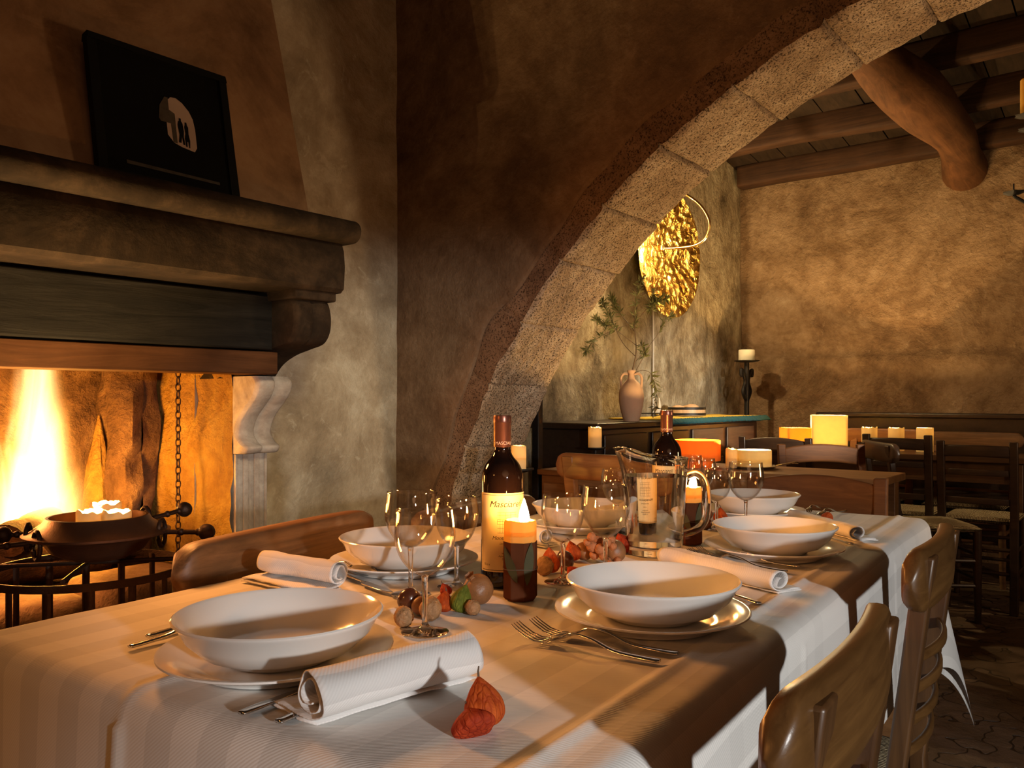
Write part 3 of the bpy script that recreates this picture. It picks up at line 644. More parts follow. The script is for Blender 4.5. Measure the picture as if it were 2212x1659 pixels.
# ---------------------------------------------------------------- bottles with lettering
def text_mesh(txt, size, shear=0, spacing=1.0):
    cu = bpy.data.curves.new('t', 'FONT'); cu.body = txt; cu.size = size; cu.align_x = 'CENTER'; cu.shear = shear; cu.space_character = spacing; cu.extrude = 0
    o = bpy.data.objects.new('t', cu); C.objects.link(o); bpy.context.view_layer.update()
    me = bpy.data.meshes.new_from_object(o.evaluated_get(bpy.context.evaluated_depsgraph_get())); C.objects.unlink(o); bpy.data.objects.remove(o)
    vs = [tuple(v.co) for v in me.vertices]; fs = [tuple(p.vertices) for p in me.polygons]; bpy.data.meshes.remove(me); return vs, fs
def wrap(vs, r, z0, a0=0):
    return [(r*sin(x/r+a0), -r*cos(x/r+a0), z0+y) for x, y, _ in vs]
def bottle():
    root = thing('wine_bottle', '', '')
    pr = [(0, .006), (.026, .003), (.033, 0), (.0362, .004), (.0365, .012), (.0365, .178), (.0352, .192), (.029, .207), (.0195, .219), (.0150, .228), (.0142, .236), (.0142, .286), (.0, .286)]
    P = smooth_path([(r, 0, z) for r, z in pr[5:11]], 6)
    MB().lathe(pr[:5]+[(p.x, p.z) for p in P]+pr[11:], 64).build('glass_body', 'bottle', root, sharp=50)
    cap = MB().lathe([(.0148, .236), (.0151, .237), (.0151, .276), (.0156, .277), (.0158, .280), (.0158, .287), (.0150, .290), (.0, .2905)], 48).build('foil_capsule', 'capsule', root, sharp=50)
    m = MB(); m.add(*((lambda v, f: (wrap(v, .0154, .2405, .35), f))(*text_mesh('MASCIARELLI', .0075)))); m.build('capsule_lettering', 'foil_print', cap)
    m = MB(); r = .0370
    m.grid(lambda a, b: (r*sin(lerp(-1.45, 1.45, a)), -r*cos(lerp(-1.45, 1.45, a)), lerp(.028, .160, b)), 60, 2)
    m.grid(lambda a, b: ((r-.0005)*sin(lerp(-1.45, 1.45, a)), -(r-.0005)*cos(lerp(-1.45, 1.45, a)), lerp(.028, .160, b)), 60, 2)
    lb = m.build('paper_label', 'label', root, weld=False, sharp=60)
    rr = .0373; m = MB()
    for txt, sz, z, sh in (('Masciarelli', .0150, .137, .3), ('Montepulciano', .0088, .0825, .3), ("Denominazione", .0042, .0745, .25), ('annata', .0042, .0665, .2), ('Imbottigliato', .0038, .0585, .2), ('Azienda Agricola', .0045, .0535, .2), ('S. Martino', .0045, .0485, .2)):
        v, f = text_mesh(txt, sz, sh); m.add(wrap(v, rr, z), f)
    v, f = text_mesh('75 cl e', .0048); m.add(wrap(v, rr, .0385, -1.0), f)
    m.build('label_lettering', 'ink', lb)
    m = MB()
    def strip(x0, x1, z0, z1):
        k = max(2, int(abs(x1-x0)/.003)); m.grid(lambda a, b: (rr*sin(lerp(x0, x1, a)/rr), -rr*cos(lerp(x0, x1, a)/rr), lerp(z0, z1, b)), k, 1)
    e = .00035
    for z in (.157, .031): strip(-.050, .050, z-e, z+e)
    for x in (-.050, .050): strip(x-e, x+e, .031, .157)
    for z in (.128, .1235, .116, .113, .108, .1015, .094): strip(-.017, .017, z-e*.7, z+e*.7)
    for i, x in enumerate((-.017, -.0125, -.008, -.003, .001, .006, .011, .0145, .017)): strip(x-e*.6, x+e*.6, .128 if i % 2 else .116, .094 if i % 3 else .108)
    m.build('label_drawing', 'ink', lb); return root
b1 = bottle(); b1.location = on(1085, 1262, TOP+.001); b1.rotation_euler = (0, 0, radians(14)); tag(b1, 'dark red wine bottle with cream label behind the lit candle', 'wine bottle', 'wine bottles')
b2 = copy_tree(b1); b2.location = on(1440, 1138, TOP+.001); b2.rotation_euler = (0, 0, radians(-12)); tag(b2, 'dark red wine bottle standing behind the glass water jug', 'wine bottle', 'wine bottles')

# ---------------------------------------------------------------- water jug
jl = on(1414, 1193, TOP+.001); jug = thing('water_jug', 'clear glass water jug with thick handle and pouring lip', 'jug', jl)
JH = .197
def jr(z): return .0575+.0105*(z/JH)
def jugsurf(a, t, inner):
    q = 2*pi*a; z = t*JH; r = jr(z)-(.0042 if inner else 0)
    d = (q-pi*1.03+pi) % (2*pi)-pi                   # angle from the pouring lip, which points left
    lip = exp(-(d/.36)**2)*max(0, (t-.68)/.32)**1.6; sh = exp(-(d/1.15)**2)*max(0, (t-.55)/.45)**2
    r += .019*lip-.003*sh*(1-lip); z += .026*sh-.006*lip*max(0, (t-.9)/.1)
    r += (.0012 if not inner else -.0006)*max(0, (t-.95)/.05)
    return (r*cos(q), r*sin(q), z)
m = MB(); seg = 72; rings = [(0, None)]+[(k/26, False) for k in range(27)]+[(k/26, True) for k in range(26, 1, -1)]
vs = []; fs = []
for t, inn in rings[1:]:
    for k in range(seg): vs.append(jugsurf(k/seg, t, inn))
nr = len(rings)-1
for i in range(nr-1):
    for k in range(seg): fs.append((i*seg+k, i*seg+(k+1) % seg, (i+1)*seg+(k+1) % seg, (i+1)*seg+k))
fs.append(tuple(range(seg))[::-1]); fs.append(tuple((nr-1)*seg+k for k in range(seg)))
m.add(vs, fs); m.build('glass_body', 'glass', jug, sharp=80)
m = MB(); hp = smooth_path([(.066, 0, .160), (.082, 0, .166), (.098, 0, .155), (.106, 0, .128), (.106, 0, .085), (.098, 0, .060), (.080, 0, .046), (.060, 0, .040)], 6)
m.tube(hp, .0082, 16, up=(0, 1, 0)); m.build('handle', 'glass', jug, sharp=80, rot=-.12)
m = MB(); ri = [(0, .018)]+[(jr(z)-.0043, z) for z in [.018+k*.0142 for k in range(11)]]+[(0, .160)]
m.lathe(ri, 72); m.build('water', 'water', jug, sharp=50)

# ---------------------------------------------------------------- candles
def flame(parent, loc, h=.045, r=.008):
    pts = [(.0, 0), (.45, .10), (.85, .22), (1., .34), (.85, .52), (.5, .75), (.2, .92), (0, 1)]
    P = smooth_path([(a*r, 0, b*h) for a, b in pts], 4)
    return MB().lathe([(max(p.x, 0), p.z) for p in P], 20).build('flame', 'flame', parent, loc=loc)
def cup(R, h, d, t=.006, jag=0, seg=40, sides=0, taper=1.0):
    def fn(a, z):
        k = 1.0
        if sides:
            q = (a % (2*pi/sides))-pi/sides; k = .96*cos(pi/sides)/cos(q)*.9+.1
        return k
    vs = [(0, 0), (R*taper, 0), (lerp(R*taper, R, .5), h*.5), (R, h-d), (R, h-.004), (R-.002, h), (R-t+.001, h), (R-t, h-.004), (R-t-.002, h-d), (0, h-d-.001)]
    m = MB(); m.lathe(vs, seg, fn=fn)
    if jag: m.v = [(x, y, z+(jag*nz((x*60, y*60, h*9))+jag*.6*nz((x*160, y*160, h*9)) if z > h-.006 else 0)) for x, y, z in m.v]
    return m
def inner_light(parent, loc, e, col=(1, .62, .25)):
    l = bpy.data.lights.new('candle_light', 'POINT'); l.energy = e; l.color = col; l.shadow_soft_size = .004
    o = bpy.data.objects.new('candle_light', l); C.objects.link(o); o.parent = parent; o.location = loc
def leafshape(L, wd, n=10):
    l = [(t*L, wd*sin(pi*t)**.8) for t in [k/n for k in range(n+1)]]; return l+[(x, -y) for x, y in l[-2:0:-1]]
def table_candle(px, py, lab):
    R, h = .0275, .124; t = thing('pillar_candle', lab, 'candle', on(px, py, TOP+.001), group='brown candles on the table')
    MB().lathe([(0, 0), (R-.003, 0), (R, .004), (R, h-.032), (0, h-.032)], 8).build('wax_body', 'candle_brown', t, sharp=20, rot=.2)
    m = cup(R, .0335, .024, .004, .0012, 40, 8); m.build('wax_glow_top', 'candle_amber', t, loc=(0, 0, h-.032), sharp=50, rot=.2)  # amber is the flame's glow painted into the top of the brown wax
    m = MB(); m.tube([(0, 0, 0), (.001, 0, .010), (.003, 0, .016)], .0011, 6); m.build('wick', 'wick', t, loc=(.004, 0, h-.022))
    flame(t, (.006, 0, h-.010), .046, .0085); inner_light(t, (.004, 0, h-.012), .22, (1, .70, .30))
    for a0, z0, ln, tl in ((-1.9+.15, .030, .062, .45), (-1.55+.35, .026, .068, -.12)):
        m = MB(); rr = R*.985; vs = []
        for x, y in leafshape(ln, .0085):
            xx, zz = -x*sin(tl)+y*cos(tl), z0+x*cos(tl)+y*sin(tl); a = a0+xx/R; vs.append((rr*1.012*cos(a), rr*1.012*sin(a), zz))
        n = len(vs); vs += [(x*1.02, y*1.02, z) for x, y, z in vs]
        m.add(vs, [tuple(range(n)), tuple(range(2*n-1, n-1, -1))]+[(i, (i+1) % n, n+(i+1) % n, n+i) for i in range(n)]); m.build('pressed_leaf', 'leaf_dry', t, weld=False)
    m = MB(); m.tube([(R*1.01*cos(q), R*1.01*sin(q), .050+.001*sin(3*q)) for q in [2*pi*k/32 for k in range(33)]], .0006, 5, caps=False); m.build('string', 'twig', t)
table_candle(1124, 1293, 'lit brown pillar candle with pressed leaves before the wine bottle')
table_candle(1491, 1174, 'lit brown pillar candle half hidden behind the jug handle')
def lit_candle(loc, R, h, lab, mat='candle_cream', e=.8, d=.05, jag=.004, sides=0, fl=True, taper=1., rot=0, name='pillar_candle', group=None, col=(1, .66, .28), fh=.03):
    t = thing(name, lab, 'candle', loc, rot, group)
    d = min(d, h*.75); m = cup(R, h, d, min(.006, R*.2), jag, 48, sides, taper); m.build('wax', mat, t, sharp=45)
    m = MB(); m.tube([(0, 0, 0), (.001, 0, .009)], .001, 6); m.build('wick', 'wick', t, loc=(0, 0, h-d+.0005))
    if fl: flame(t, (0, 0, h-d+.008), fh, .006)
    inner_light(t, (0.002, 0, h-d*.42), e, col); return t
def square_candle(loc, W, D, h, lab, e, rot, mat='candle_cream', d=.1):
    t = thing('square_candle', lab, 'candle', loc, rot)
    m = MB(); th = .008; m.box(-W/2, W/2, -D/2, D/2, 0, h-d)
    for (a, b, c, f) in ((-W/2, W/2, -D/2, -D/2+th), (-W/2, W/2, D/2-th, D/2), (-W/2, -W/2+th, -D/2+th, D/2-th), (W/2-th, W/2, -D/2+th, D/2-th)): m.box(a, b, c, f, h-d, h)
    m.build('wax', mat, t, weld=False, smooth=False)
    m = MB(); m.tube([(0, 0, 0), (.001, 0, .009)], .001, 6); m.build('wick', 'wick', t, loc=(0, 0, h-d))
    flame(t, (0, 0, h-d+.008), .035, .006); inner_light(t, (0, 0, h-d*.5), e); return t

# ---------------------------------------------------------------- napkins
def napkin(p0, p1, r, flap, lab, turns=2.1, sq=1.0, wob=1.0, z0=.0035):
    """p0->p1: the roll's axis on the table; the loose flap lies on the right of that direction when flap > 0."""
    a, b = Vector(p0), Vector(p1); L = (b-a).length; d = (b-a).normalized(); ang = atan2(d.y, d.x)
    t = thing('napkin', lab, 'napkin', a, ang, 'rolled white napkins')
    def section(rr, fl, off):
        pts = []
        if fl: pts += [(-fl*(1-k/8), off) for k in range(8)]
        for k in range(70):
            q = k/69*turns*2*pi; R = rr*(1-.62*(k/69))*(1+.16*(k/69)**.5*nz((q*.9, rr*90, a.x*5))*1.6-.05*(k/69)*cos(3*q)); pts.append((R*sin(q), off+rr-R*cos(q)+(rr-R)*-.15)); 
        return pts
    def sheet(name, fl, off, rr, roll=True):
        S = section(rr, abs(fl), off) if roll else [(-abs(fl)*(1-k/10)-.0, off) for k in range(9)]+[(.3*rr, off)]
        sg = math.copysign(1, flap); n = len(S); NL = 36; m = MB(); uv = []; s = 0; cum = [0]
        for i in range(1, n): cum.append(cum[-1]+hypot(S[i][0]-S[i-1][0], S[i][1]-S[i-1][1]))
        for j in range(NL+1):
            x = L*j/NL
            for i in range(n):
                y, z = S[i]; w = .0028*wob
                dz = w*nz((x*22, cum[i]*26, off*300+a.x)); dy = w*2*nz((x*14, cum[i]*12, 5+a.y))
                ex = .006*nz((cum[i]*30, off*90, a.x*9))*(1 if j in (0, NL) else 0)
                zz = max(off*.8, z0+(z-z0)*sq+(dz if z > .01 else abs(dz)*1.2)); m.v.append((x+ex, -sg*-1*(y+dy) if sg > 0 else -(y+dy), zz)); uv.append((cum[i], x))
        m.f = [(j*n+i, j*n+i+1, (j+1)*n+i+1, (j+1)*n+i) for j in range(NL) for i in range(n-1)]
        o = m.build(name, 'napkin', t, uvs=uv, sharp=180); sd = o.modifiers.new('thick', 'SOLIDIFY'); sd.thickness = .0016; sd.offset = 0; return o
    sheet('rolled_cloth', flap*.9, z0+.004, r)
    sheet('folded_flap', flap, z0, r, False)
    return t
napkin(on(668, 1572), on(1012, 1468), .0255, -.075, 'rolled white napkin in front, over two cutlery handles')
napkin(on(733, 1277), on(572, 1247), .022, -.055, 'rolled white napkin by the log-backed chair')
napkin(on(1688, 1287), on(1440, 1224), .0235, .05, 'rolled white napkin behind the nearest right-hand soup plate', 1.5, .75)
napkin(on(1852, 1172), on(1715, 1130), .020, .05, 'rolled white napkin behind the second right-hand soup plate', 1.5, .8)
napkin(on(1180, 1186), on(1085, 1168), .019, .04, 'rolled white napkin behind the lit candle and bottle')

# ---------------------------------------------------------------- cutlery
def aim(root, p_end, p_tip):
    a, b = Vector(p_end), Vector(p_tip); root.location = (a.x, a.y, TOP+.0015); root.rotation_euler = (0, 0, atan2(b.y-a.y, b.x-a.x))
def handle_mesh(z):
    m = MB(); P = []; R = []
    for x, r, zz in ((0, .003, z(0)), (.002, .0058, z(.002)), (.02, .0062, z(.02)), (.06, .0048, z(.06)), (.09, .0034, z(.09)), (.115, .0030, z(.115)), (.13, .0032, z(.13))): P.append((x, 0, zz)); R.append(r)
    Q = smooth_path(P, 4); n = len(Q); rr = []
    for i in range(n):
        t = i/(n-1)*(len(R)-1); k = min(int(t), len(R)-2); rr.append(lerp(R[k], R[k+1], t-k))
    m.tube(Q, rr, 12, flat=.42); return m
def fz(x): return .0035+.016*exp(-((x-.108)/.035)**2)
def mk_fork():
    root = thing('fork', '', ''); handle_mesh(fz).build('handle', 'silver', root, sharp=80)
    m = MB(); wd = [(.126, .0032), (.134, .006), (.142, .0105), (.150, .0122), (.156, .0125)]
    def hd(a, b):
        t = a*(len(wd)-1); k = min(int(t), len(wd)-2); x = lerp(wd[k][0], wd[k+1][0], t-k); h = lerp(wd[k][1], wd[k+1][1], t-k); y = lerp(-h, h, b)
        return (x, y, fz(x)-.004*(x-.126)/.03+.25*abs(y)*.6)
    m.grid(hd, 12, 8)
    for k in range(4):
        y = -.0106+k*.00707; m.tube([(.155, y, .0052), (.168, y*1.0, .0042), (.182, y*.98, .008), (.196, y*.95, .0155), (.204, y*.93, .021)], [.0017, .0016, .0015, .0012, .0006], 7, flat=.8)
    o = m.build('tines', 'silver', root, sharp=80); s = o.modifiers.new('t', 'SOLIDIFY'); s.thickness = .0016; return root
def mk_spoon():
    root = thing('spoon', '', ''); handle_mesh(fz).build('handle', 'silver', root, sharp=80)
    m = MB()
    def bw(a, b):
        x = .128+.066*a; h = .0215*sin(pi*(a**.8))**.62+.003*(1-a); y = lerp(-h, h, b); return (x, y, .013-.011*sin(pi*a)**.7*(1-(2*b-1)**2)-.004*a)
    m.grid(bw, 24, 14); o = m.build('bowl', 'silver', root, sharp=80); s = o.modifiers.new('t', 'SOLIDIFY'); s.thickness = .0013; return root
def mk_knife():
    root = thing('knife', '', ''); z = lambda x: .0042; handle_mesh(z).build('handle', 'silver', root, sharp=80)
    m = MB(); m.prism([(.12, -.003), (.135, -.010), (.19, -.0095), (.215, -.004), (.224, .003), (.21, .006), (.13, .006), (.12, .003)], .0032, .0050, 'z'); m.build('blade', 'silver', root, bevel=.0005); return root
fk, kn, sp = mk_fork(), mk_knife(), mk_spoon(); fu = {}
def cutlery(src, e, d, lab, cat):
    c = src if src.name not in fu else copy_tree(src); fu[src.name] = 1; aim(c, e, d); tag(c, lab, cat, cat+'s' if cat != 'knife' else 'knives'); return c
cutlery(fk, on(1425, 1437), on(1180, 1393), 'steel fork lying nearest the camera, front one of the pair', 'fork')
cutlery(fk, on(1465, 1420), on(1225, 1382), 'steel fork lying beside the front soup plate, rear one of the pair', 'fork')
cutlery(fk, on(1728, 1229), on(1547, 1208), 'steel fork before the second right-hand plate, longer handle in view', 'fork')
cutlery(fk, on(1700, 1240), on(1520, 1213), 'steel fork before the second right-hand plate, handle behind the napkin', 'fork')
cutlery(fk, on(1787, 1098), on(1735, 1112), 'steel fork near the far table end, left of two', 'fork')
cutlery(fk, on(1826, 1106), on(1765, 1119), 'steel fork near the far table end beside an orange husk', 'fork')
cutlery(fk, on(280, 1405), on(385, 1376), 'steel fork with its handle left of the nearest plate, lower of two', 'fork')
cutlery(fk, on(318, 1382), on(400, 1360), 'steel fork with its handle left of the nearest plate, upper of two', 'fork')
cutlery(kn, on(1640, 1311), on(1560, 1283), 'steel knife with its handle end right of the front soup plate', 'knife')
cutlery(kn, on(1840, 1180), on(1780, 1162), 'steel knife with its handle end right of the second plate', 'knife')
cutlery(kn, on(520, 1553), on(615, 1515), 'steel knife under the front napkin, longer handle in view', 'knife')
cutlery(sp, on(600, 1570), on(700, 1525), 'steel spoon under the front napkin, only its handle end showing', 'spoon')
def back_from(tip, dv, L): t = on(*tip); return t-Vector((dv[0], dv[1], 0)).normalized()*L
cutlery(sp, back_from((812, 1250), (.80, -.60), .194), on(812, 1250), 'steel spoon whose bowl shows behind the left napkin', 'spoon')
cutlery(kn, back_from((845, 1287), (.60, -.80), .222), on(845, 1287), 'steel knife whose blade points at the front glasses', 'knife')

# ---------------------------------------------------------------- autumn decorations
def husk(px, py, hpx, mat, lab, lean=(0, 0), wfac=.42, Y=None, z=TOP):
    p = on(px, py, z); s = p.y/F; H = hpx*s; R = H*wfac
    o = thing('lantern_husk', lab, 'physalis', (p.x, p.y, z+.001), (lean[0], lean[1], px*.7), 'dried orange lantern husks')
    m = MB(); pr = [(0, .0), (.55, .03), (.9, .15), (1, .32), (.92, .5), (.62, .72), (.25, .9), (.0, 1.)]
    P = smooth_path([(a*R, 0, b*H) for a, b in pr], 4)
    m.lathe([(max(q.x, 0), q.z) for q in P], 60, fn=lambda a, zz: 1+.13*(abs(cos(2.5*a))**.7-.6)+.05*nz((cos(a)*2, sin(a)*2, zz*60+px))); m.build('husk', mat, o, sharp=80)
    m = MB(); m.tube([(0, 0, H*.97), (R*.06, 0, H*1.08), (R*.25, 0, H*1.16)], [.0012, .001, .0008], 6); m.build('stalk', 'twig', o)
    return o
def seat(o, dz): o.location.z += dz; return o
def nut(kind, px, py, rpx, lab, z=TOP):
    c = on(px, py+rpx*.75, z); r = rpx*c.y/F
    m = MB()
    if kind == 'walnut':
        fn = lambda d: (1+.09*nz(d*3.8+Vector((px, 0, 0)))+.07*exp(-(d.x/.09)**2)-.03*exp(-(d.x/.03)**2)+.05*nz(d*8+Vector((0, px, 0)))-.04*abs(nz(d*6))); m.ball((0, 0, 0), 1, 36, 24, fn, (r*.96, r, r*1.02)); mat, cat = 'walnut', 'walnut'
    elif kind == 'chestnut':
        fn = lambda d: 1+.10*max(0, d.z)**6; m.ball((0, 0, 0), 1, 28, 18, fn, (r*1.02, r*.88, r)); mat, cat = 'chestnut', 'chestnut'
    else:
        fn = lambda d: 1+.02*nz(d*3)+.07*max(0, d.z)**8; m.ball((0, 0, 0), 1, 28, 18, fn, (r, r, r*.98)); mat, cat = 'hazel', 'nut'
    o = m.build(kind, mat, sharp=80); o.location = (c.x, c.y, z+r*.97); o.rotation_euler = (.4*sin(px), .3*cos(px), px*.21)
    return tag(o, lab, cat, 'scattered nuts')
def pome(px, py, rpx, lab, lean=.5):
    c = on(px, py+rpx*.75); r = rpx*c.y/F
    o = thing('pomegranate', lab, 'pomegranate', (c.x, c.y, TOP+r*.97), (lean, .35, px*.4), 'dried pomegranates')
    MB().ball((0, 0, 0), r, 36, 24, lambda d: 1+.025*nz(d*2.5+Vector((px, 0, 0)))+.02*cos(5*atan2(d.y, d.x))*(1-d.z**2)).build('fruit', 'pome', o, sharp=80)
    MB().lathe([(r*.30, r*.9), (r*.22, r*1.02), (r*.26, r*1.15), (r*.34, r*1.26), (r*.24, r*1.14), (r*.12, r*1.0)], 12, fn=lambda a, z: 1+.12*cos(6*a)).build('crown', 'pome', o)
    return o
nut('walnut', 872, 1337, 22, 'pale walnut in front of the nut pile, left')
nut('chestnut', 884, 1302, 26, 'glossy dark chestnut at the left of the nut pile')
nut('hazel_nut', 908, 1313, 20, 'tan smooth nut beside the dark chestnut')
nut('walnut', 930, 1321, 25, 'walnut behind the stem of the front wine glass')
husk(955, 1322, 46, 'physalis', 'orange lantern husk leaning on the walnut by the front glass', (.5, .2))
husk(968, 1288, 30, 'physalis_red', 'red lantern husk behind the green one', (.3, -.4))
husk(988, 1322, 62, 'physalis_green', 'green and yellow lantern husk beside the pomegranate', (.12, .3), .36)
pome(1033, 1280, 33, 'brown dried pomegranate beside the wine bottle')
nut('walnut', 1021, 1316, 17, 'small round walnut in front of the pomegranate')
nut('walnut', 1176, 1227, 20, 'grey walnut right behind the lit candle')
husk(1191, 1238, 56, 'physalis', 'orange lantern husk standing between candle and small glass', (.08, .05), .36)
nut('chestnut', 1221, 1215, 21, 'dark chestnut behind the standing orange husk')
husk(1243, 1212, 44, 'physalis', 'orange lantern husk behind the small glass stem', (.2, .3))
husk(1252, 1252, 40, 'physalis_red', 'red lantern husk on the cloth right of the small glass foot', (.5, .9))
pome(1262, 1195, 20, 'small pale pomegranate behind the red husk')
pome(1327, 1196, 25, 'tan pomegranate among the dried berries', .8)
husk(1352, 1194, 46, 'physalis_red', 'red lantern husk touching the water jug', (.2, .35))
nut('hazel_nut', 1524, 1114, 15, 'pinkish nut right of the jug handle')
nut('chestnut', 1524, 1134, 14, 'dark chestnut in front of the pinkish nut')
husk(1556, 1132, 36, 'physalis', 'orange lantern husk behind the stem right of the jug', (.25, .2))
husk(1785, 1124, 22, 'physalis', 'small orange husk alone near the far table edge', (.3, .5), .55)
husk(1052, 1572, 108, 'physalis', 'orange lantern husk standing beside the front napkin', (-.22, .10), .40)
husk(1030, 1592, 66, 'physalis_red', 'red lantern husk lying in front of the standing one', (.35, -.75), .72)
bs = thing('berry_sprig', 'sprig of dried orange berries lying before the water jug', 'berry sprig', on(1300, 1212, TOP+.001))
random.seed(21); sp_ = MB(); s0 = bs.location.copy(); bp = []
for (px, py, r) in ((1278, 1160, 10), (1292, 1168, 11), (1279, 1180, 13), (1296, 1186, 12), (1311, 1172, 10), (1321, 1166, 9), (1284, 1198, 11), (1303, 1200, 10), (1313, 1214, 8), (1324, 1180, 9), (1318, 1226, 8), (1268, 1172, 8), (1335, 1212, 8)):
    d = 1.60+random.uniform(-.03, .03); q = at(px, py, d)-s0; rr = r*d/F; q.z = max(q.z, rr*1.02); bp.append((q, rr))
for q, rr in bp:
    sp_.tube(smooth_path([(-.02, .01, .02), (q.x*.5, q.y*.5+.01, q.z*.6+.012), tuple(q)], 5), .0009, 5)
sp_.build('stem', 'twig', bs)
for q, rr in bp: MB().ball((0, 0, 0), rr, 18, 12, lambda d: 1+.05*nz(d*9)).build('berry', 'berry', bs, loc=q)

# ---------------------------------------------------------------- chairs
def chair(style, lab, loc, face, H=.85, W=.40, rw=.46, mats=('chair', 'chair_post'), slats=4, seath=.455, rail_h=.095, rake=.05, group='chairs', seatd=.38, rushmat='rush', railw=.030):
    """Origin: floor under the middle of the back rail; local +y is where the sitter looks. face = world angle of +y."""
    t = thing('dining_chair', lab, 'chair', (loc[0], loc[1], 0), face-pi/2, group)
    mr, mp = mats
    def back_y(z): return .02-.055*max(0, (z-seath)/(H-seath))*(rake/.05) if z > seath else .02
    px = W/2-.02
    for s in (-1, 1):
        m = MB(); n = 16; topz = H-.012 if style == 'overhang' else (H-.035 if style == 'log' else H)
        vs = []
        for i in range(n+1):
            z = topz*i/n; y = back_y(z)-.02*(1-z/seath if z < seath else 0); x = s*(px-.012*(1-z/H) if style == 'overhang' else px)
            wd = .030 if style == 'overhang' else .019; dp = .018
            if style == 'overhang': wd = lerp(.018, .030, min(1, abs(z-.62)/.25)) if z < .8 else .026; dp = .014
            if style != 'overhang': dp = .014 if style != 'log' else .010
            for (a, b) in ((-1, -1), (1, -1), (1, 1), (-1, 1)): vs.append((x+a*wd*.9 if style == 'overhang' else x+a*wd, y+b*dp, z))
        m.add(vs, [(3, 2, 1, 0)]+[(n*4, n*4+1, n*4+2, n*4+3)]+[(i*4+k, i*4+(k+1) % 4, i*4+4+(k+1) % 4, i*4+4+k) for i in range(n) for k in range(4)])
        m.build('rear_leg', mp, t, bevel=.004)
        m = MB(); m.tube([(s*(px-.005), seatd, 0), (s*(px-.008), seatd, .25), (s*(px-.01), seatd, seath-.01)], [.015, .019, .019], 12); m.build('front_leg', mp, t)
    def plank(z0, z1, half, th, arch=0, bow=.025, yoff=0, rnd=True, n=28):
        m = MB(); k = 20
        def g(a, b):
            x = lerp(-half, half, a); e = 1-(2*a-1)**2; q = 2*pi*b; zc = (z0+z1)/2; hh = (z1-z0)/2
            if rnd:
                ed = min(1, (half-abs(x))/(hh*1.1)); hh *= sqrt(max(0.02, 1-(1-ed)**2))
            c, s_ = cos(q), sin(q); e5 = lambda v: math.copysign(abs(v)**.45, v)
            sh = arch*e
            zz = zc+e5(s_)*hh+(sh if s_ > 0 else sh*.75); yy = back_y(zc)+yoff-bow*e+e5(c)*th*(1 if not rnd else min(1, .35+2*min(1, (half-abs(x))/.03)))
            return (x, yy, zz)
        m.grid(g, n, k); 
        for aa in (0, 1): m.add([g(aa, j/k) for j in range(k)], [tuple(range(k))])
        return m
    if style in ('overhang', 'log'):
        plank(H-rail_h, H, rw/2, railw/2, 0, .018, .012 if style == 'overhang' else -.004).build('top_rail', mr, t, sharp=60)
    else:
        plank(H-rail_h-.012, H-.022, W/2-.03, .010, .022 if style == 'arched' else .004, .022, 0, False).build('top_rail', mr, t, sharp=60)
    for k in range(slats):
        z = lerp(.515, .672, k/max(1, slats-1)) if style == 'overhang' else lerp(.56, H-rail_h-.09, k/max(1, slats-1))
        hh = .017 if style == 'overhang' else .032
        plank(z-hh/2, z+hh/2, px-.005, .0045, .002, .026, 0, False, 16).build('slat', mr, t, sharp=60)
    m = MB(); hw = W/2-.012
    def st(a, b):
        x, y = 2*a-1, 2*b-1; e = (1-abs(x)**6)*(1-abs(y)**6); hz = .020*e**.35
        return (x*hw, .035+(b)*(seatd-.02), seath+hz-.022*(1-max(abs(x), abs(y)))**1.0*.8)
    m.grid(st, 28, 28); m.grid(lambda a, b: (lambda p: (p[0], p[1], 2*seath-.004-p[2]-.03*(1-max(abs(2*a-1), abs(2*b-1)))*.0))(st(a, b)), 28, 28); m.build('rush_seat', rushmat, t, sharp=80)
    for z in (.18, .30):
        for s in (-1, 1):
            m = MB(); m.tube([(s*(px-.006), .01, z), (s*(px-.006), seatd, z)], .010, 8); m.build('stretcher', mp, t)
        m = MB(); m.tube([(-px, seatd, z+.03), (px, seatd, z+.03)], .010, 8); m.build('stretcher', mp, t)
        m = MB(); m.tube([(-px, .012, z+.02), (px, .012, z+.02)], .010, 8); m.build('stretcher', mp, t)
    return t
FT_R = pi/2-TA+pi/2        # looking towards the fire side (-v)
FT_L = pi/2-TA-pi/2        # looking towards +v
UA = pi/2-TA               # along +u
WA = pi/2-RA               # along +w
c1 = T3(-.208, .845); chair('overhang', 'brown rush-seated chair nearest the camera at the right side of the table', c1, FT_R, .85, .33, .43, rail_h=.10, seath=.425)
c2 = T3(-.222, 1.575); chair('overhang', 'brown slat-backed chair with woven rush seat, second along the right side', c2, FT_R, .85, .33, .42, rail_h=.098, seath=.425)
chair('log', 'rustic chair with a thick log-like back rail at the fire side', (-.462, 1.70), FT_L+radians(9), .825, .44, .585, ('chair_log', 'chair_log'), 1, .42, .105, .01, railw=.05)
chair('log', 'chair with rounded rail half hidden behind the wine bottle', T3(-1.325, 1.80), FT_L, .805, .40, .54, ('chair_log', 'chair_log'), 1, .42, .10, .01, railw=.045)
chair('arched', 'dark red-brown chair with arched back at the far table end', T3(-.665, 2.66), UA+pi, .845, .42, .42, ('chair_red', 'chair_red'), 0, .415, .115, .02)
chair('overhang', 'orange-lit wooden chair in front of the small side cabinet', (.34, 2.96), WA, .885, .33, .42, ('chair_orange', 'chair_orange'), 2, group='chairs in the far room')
chair('arched', 'brown arched chair behind the table of the silver tray', (1.575, 4.22), -pi/2-.02, .85, .44, .42, ('chair_red', 'chair_red'), 1, group='chairs in the far room')
chair('overhang', 'black chair with rounded rail before the candle table', (1.88, 4.22), -.1, .865, .40, .52, ('chair_dark', 'chair_dark'), 1, group='chairs in the far room')
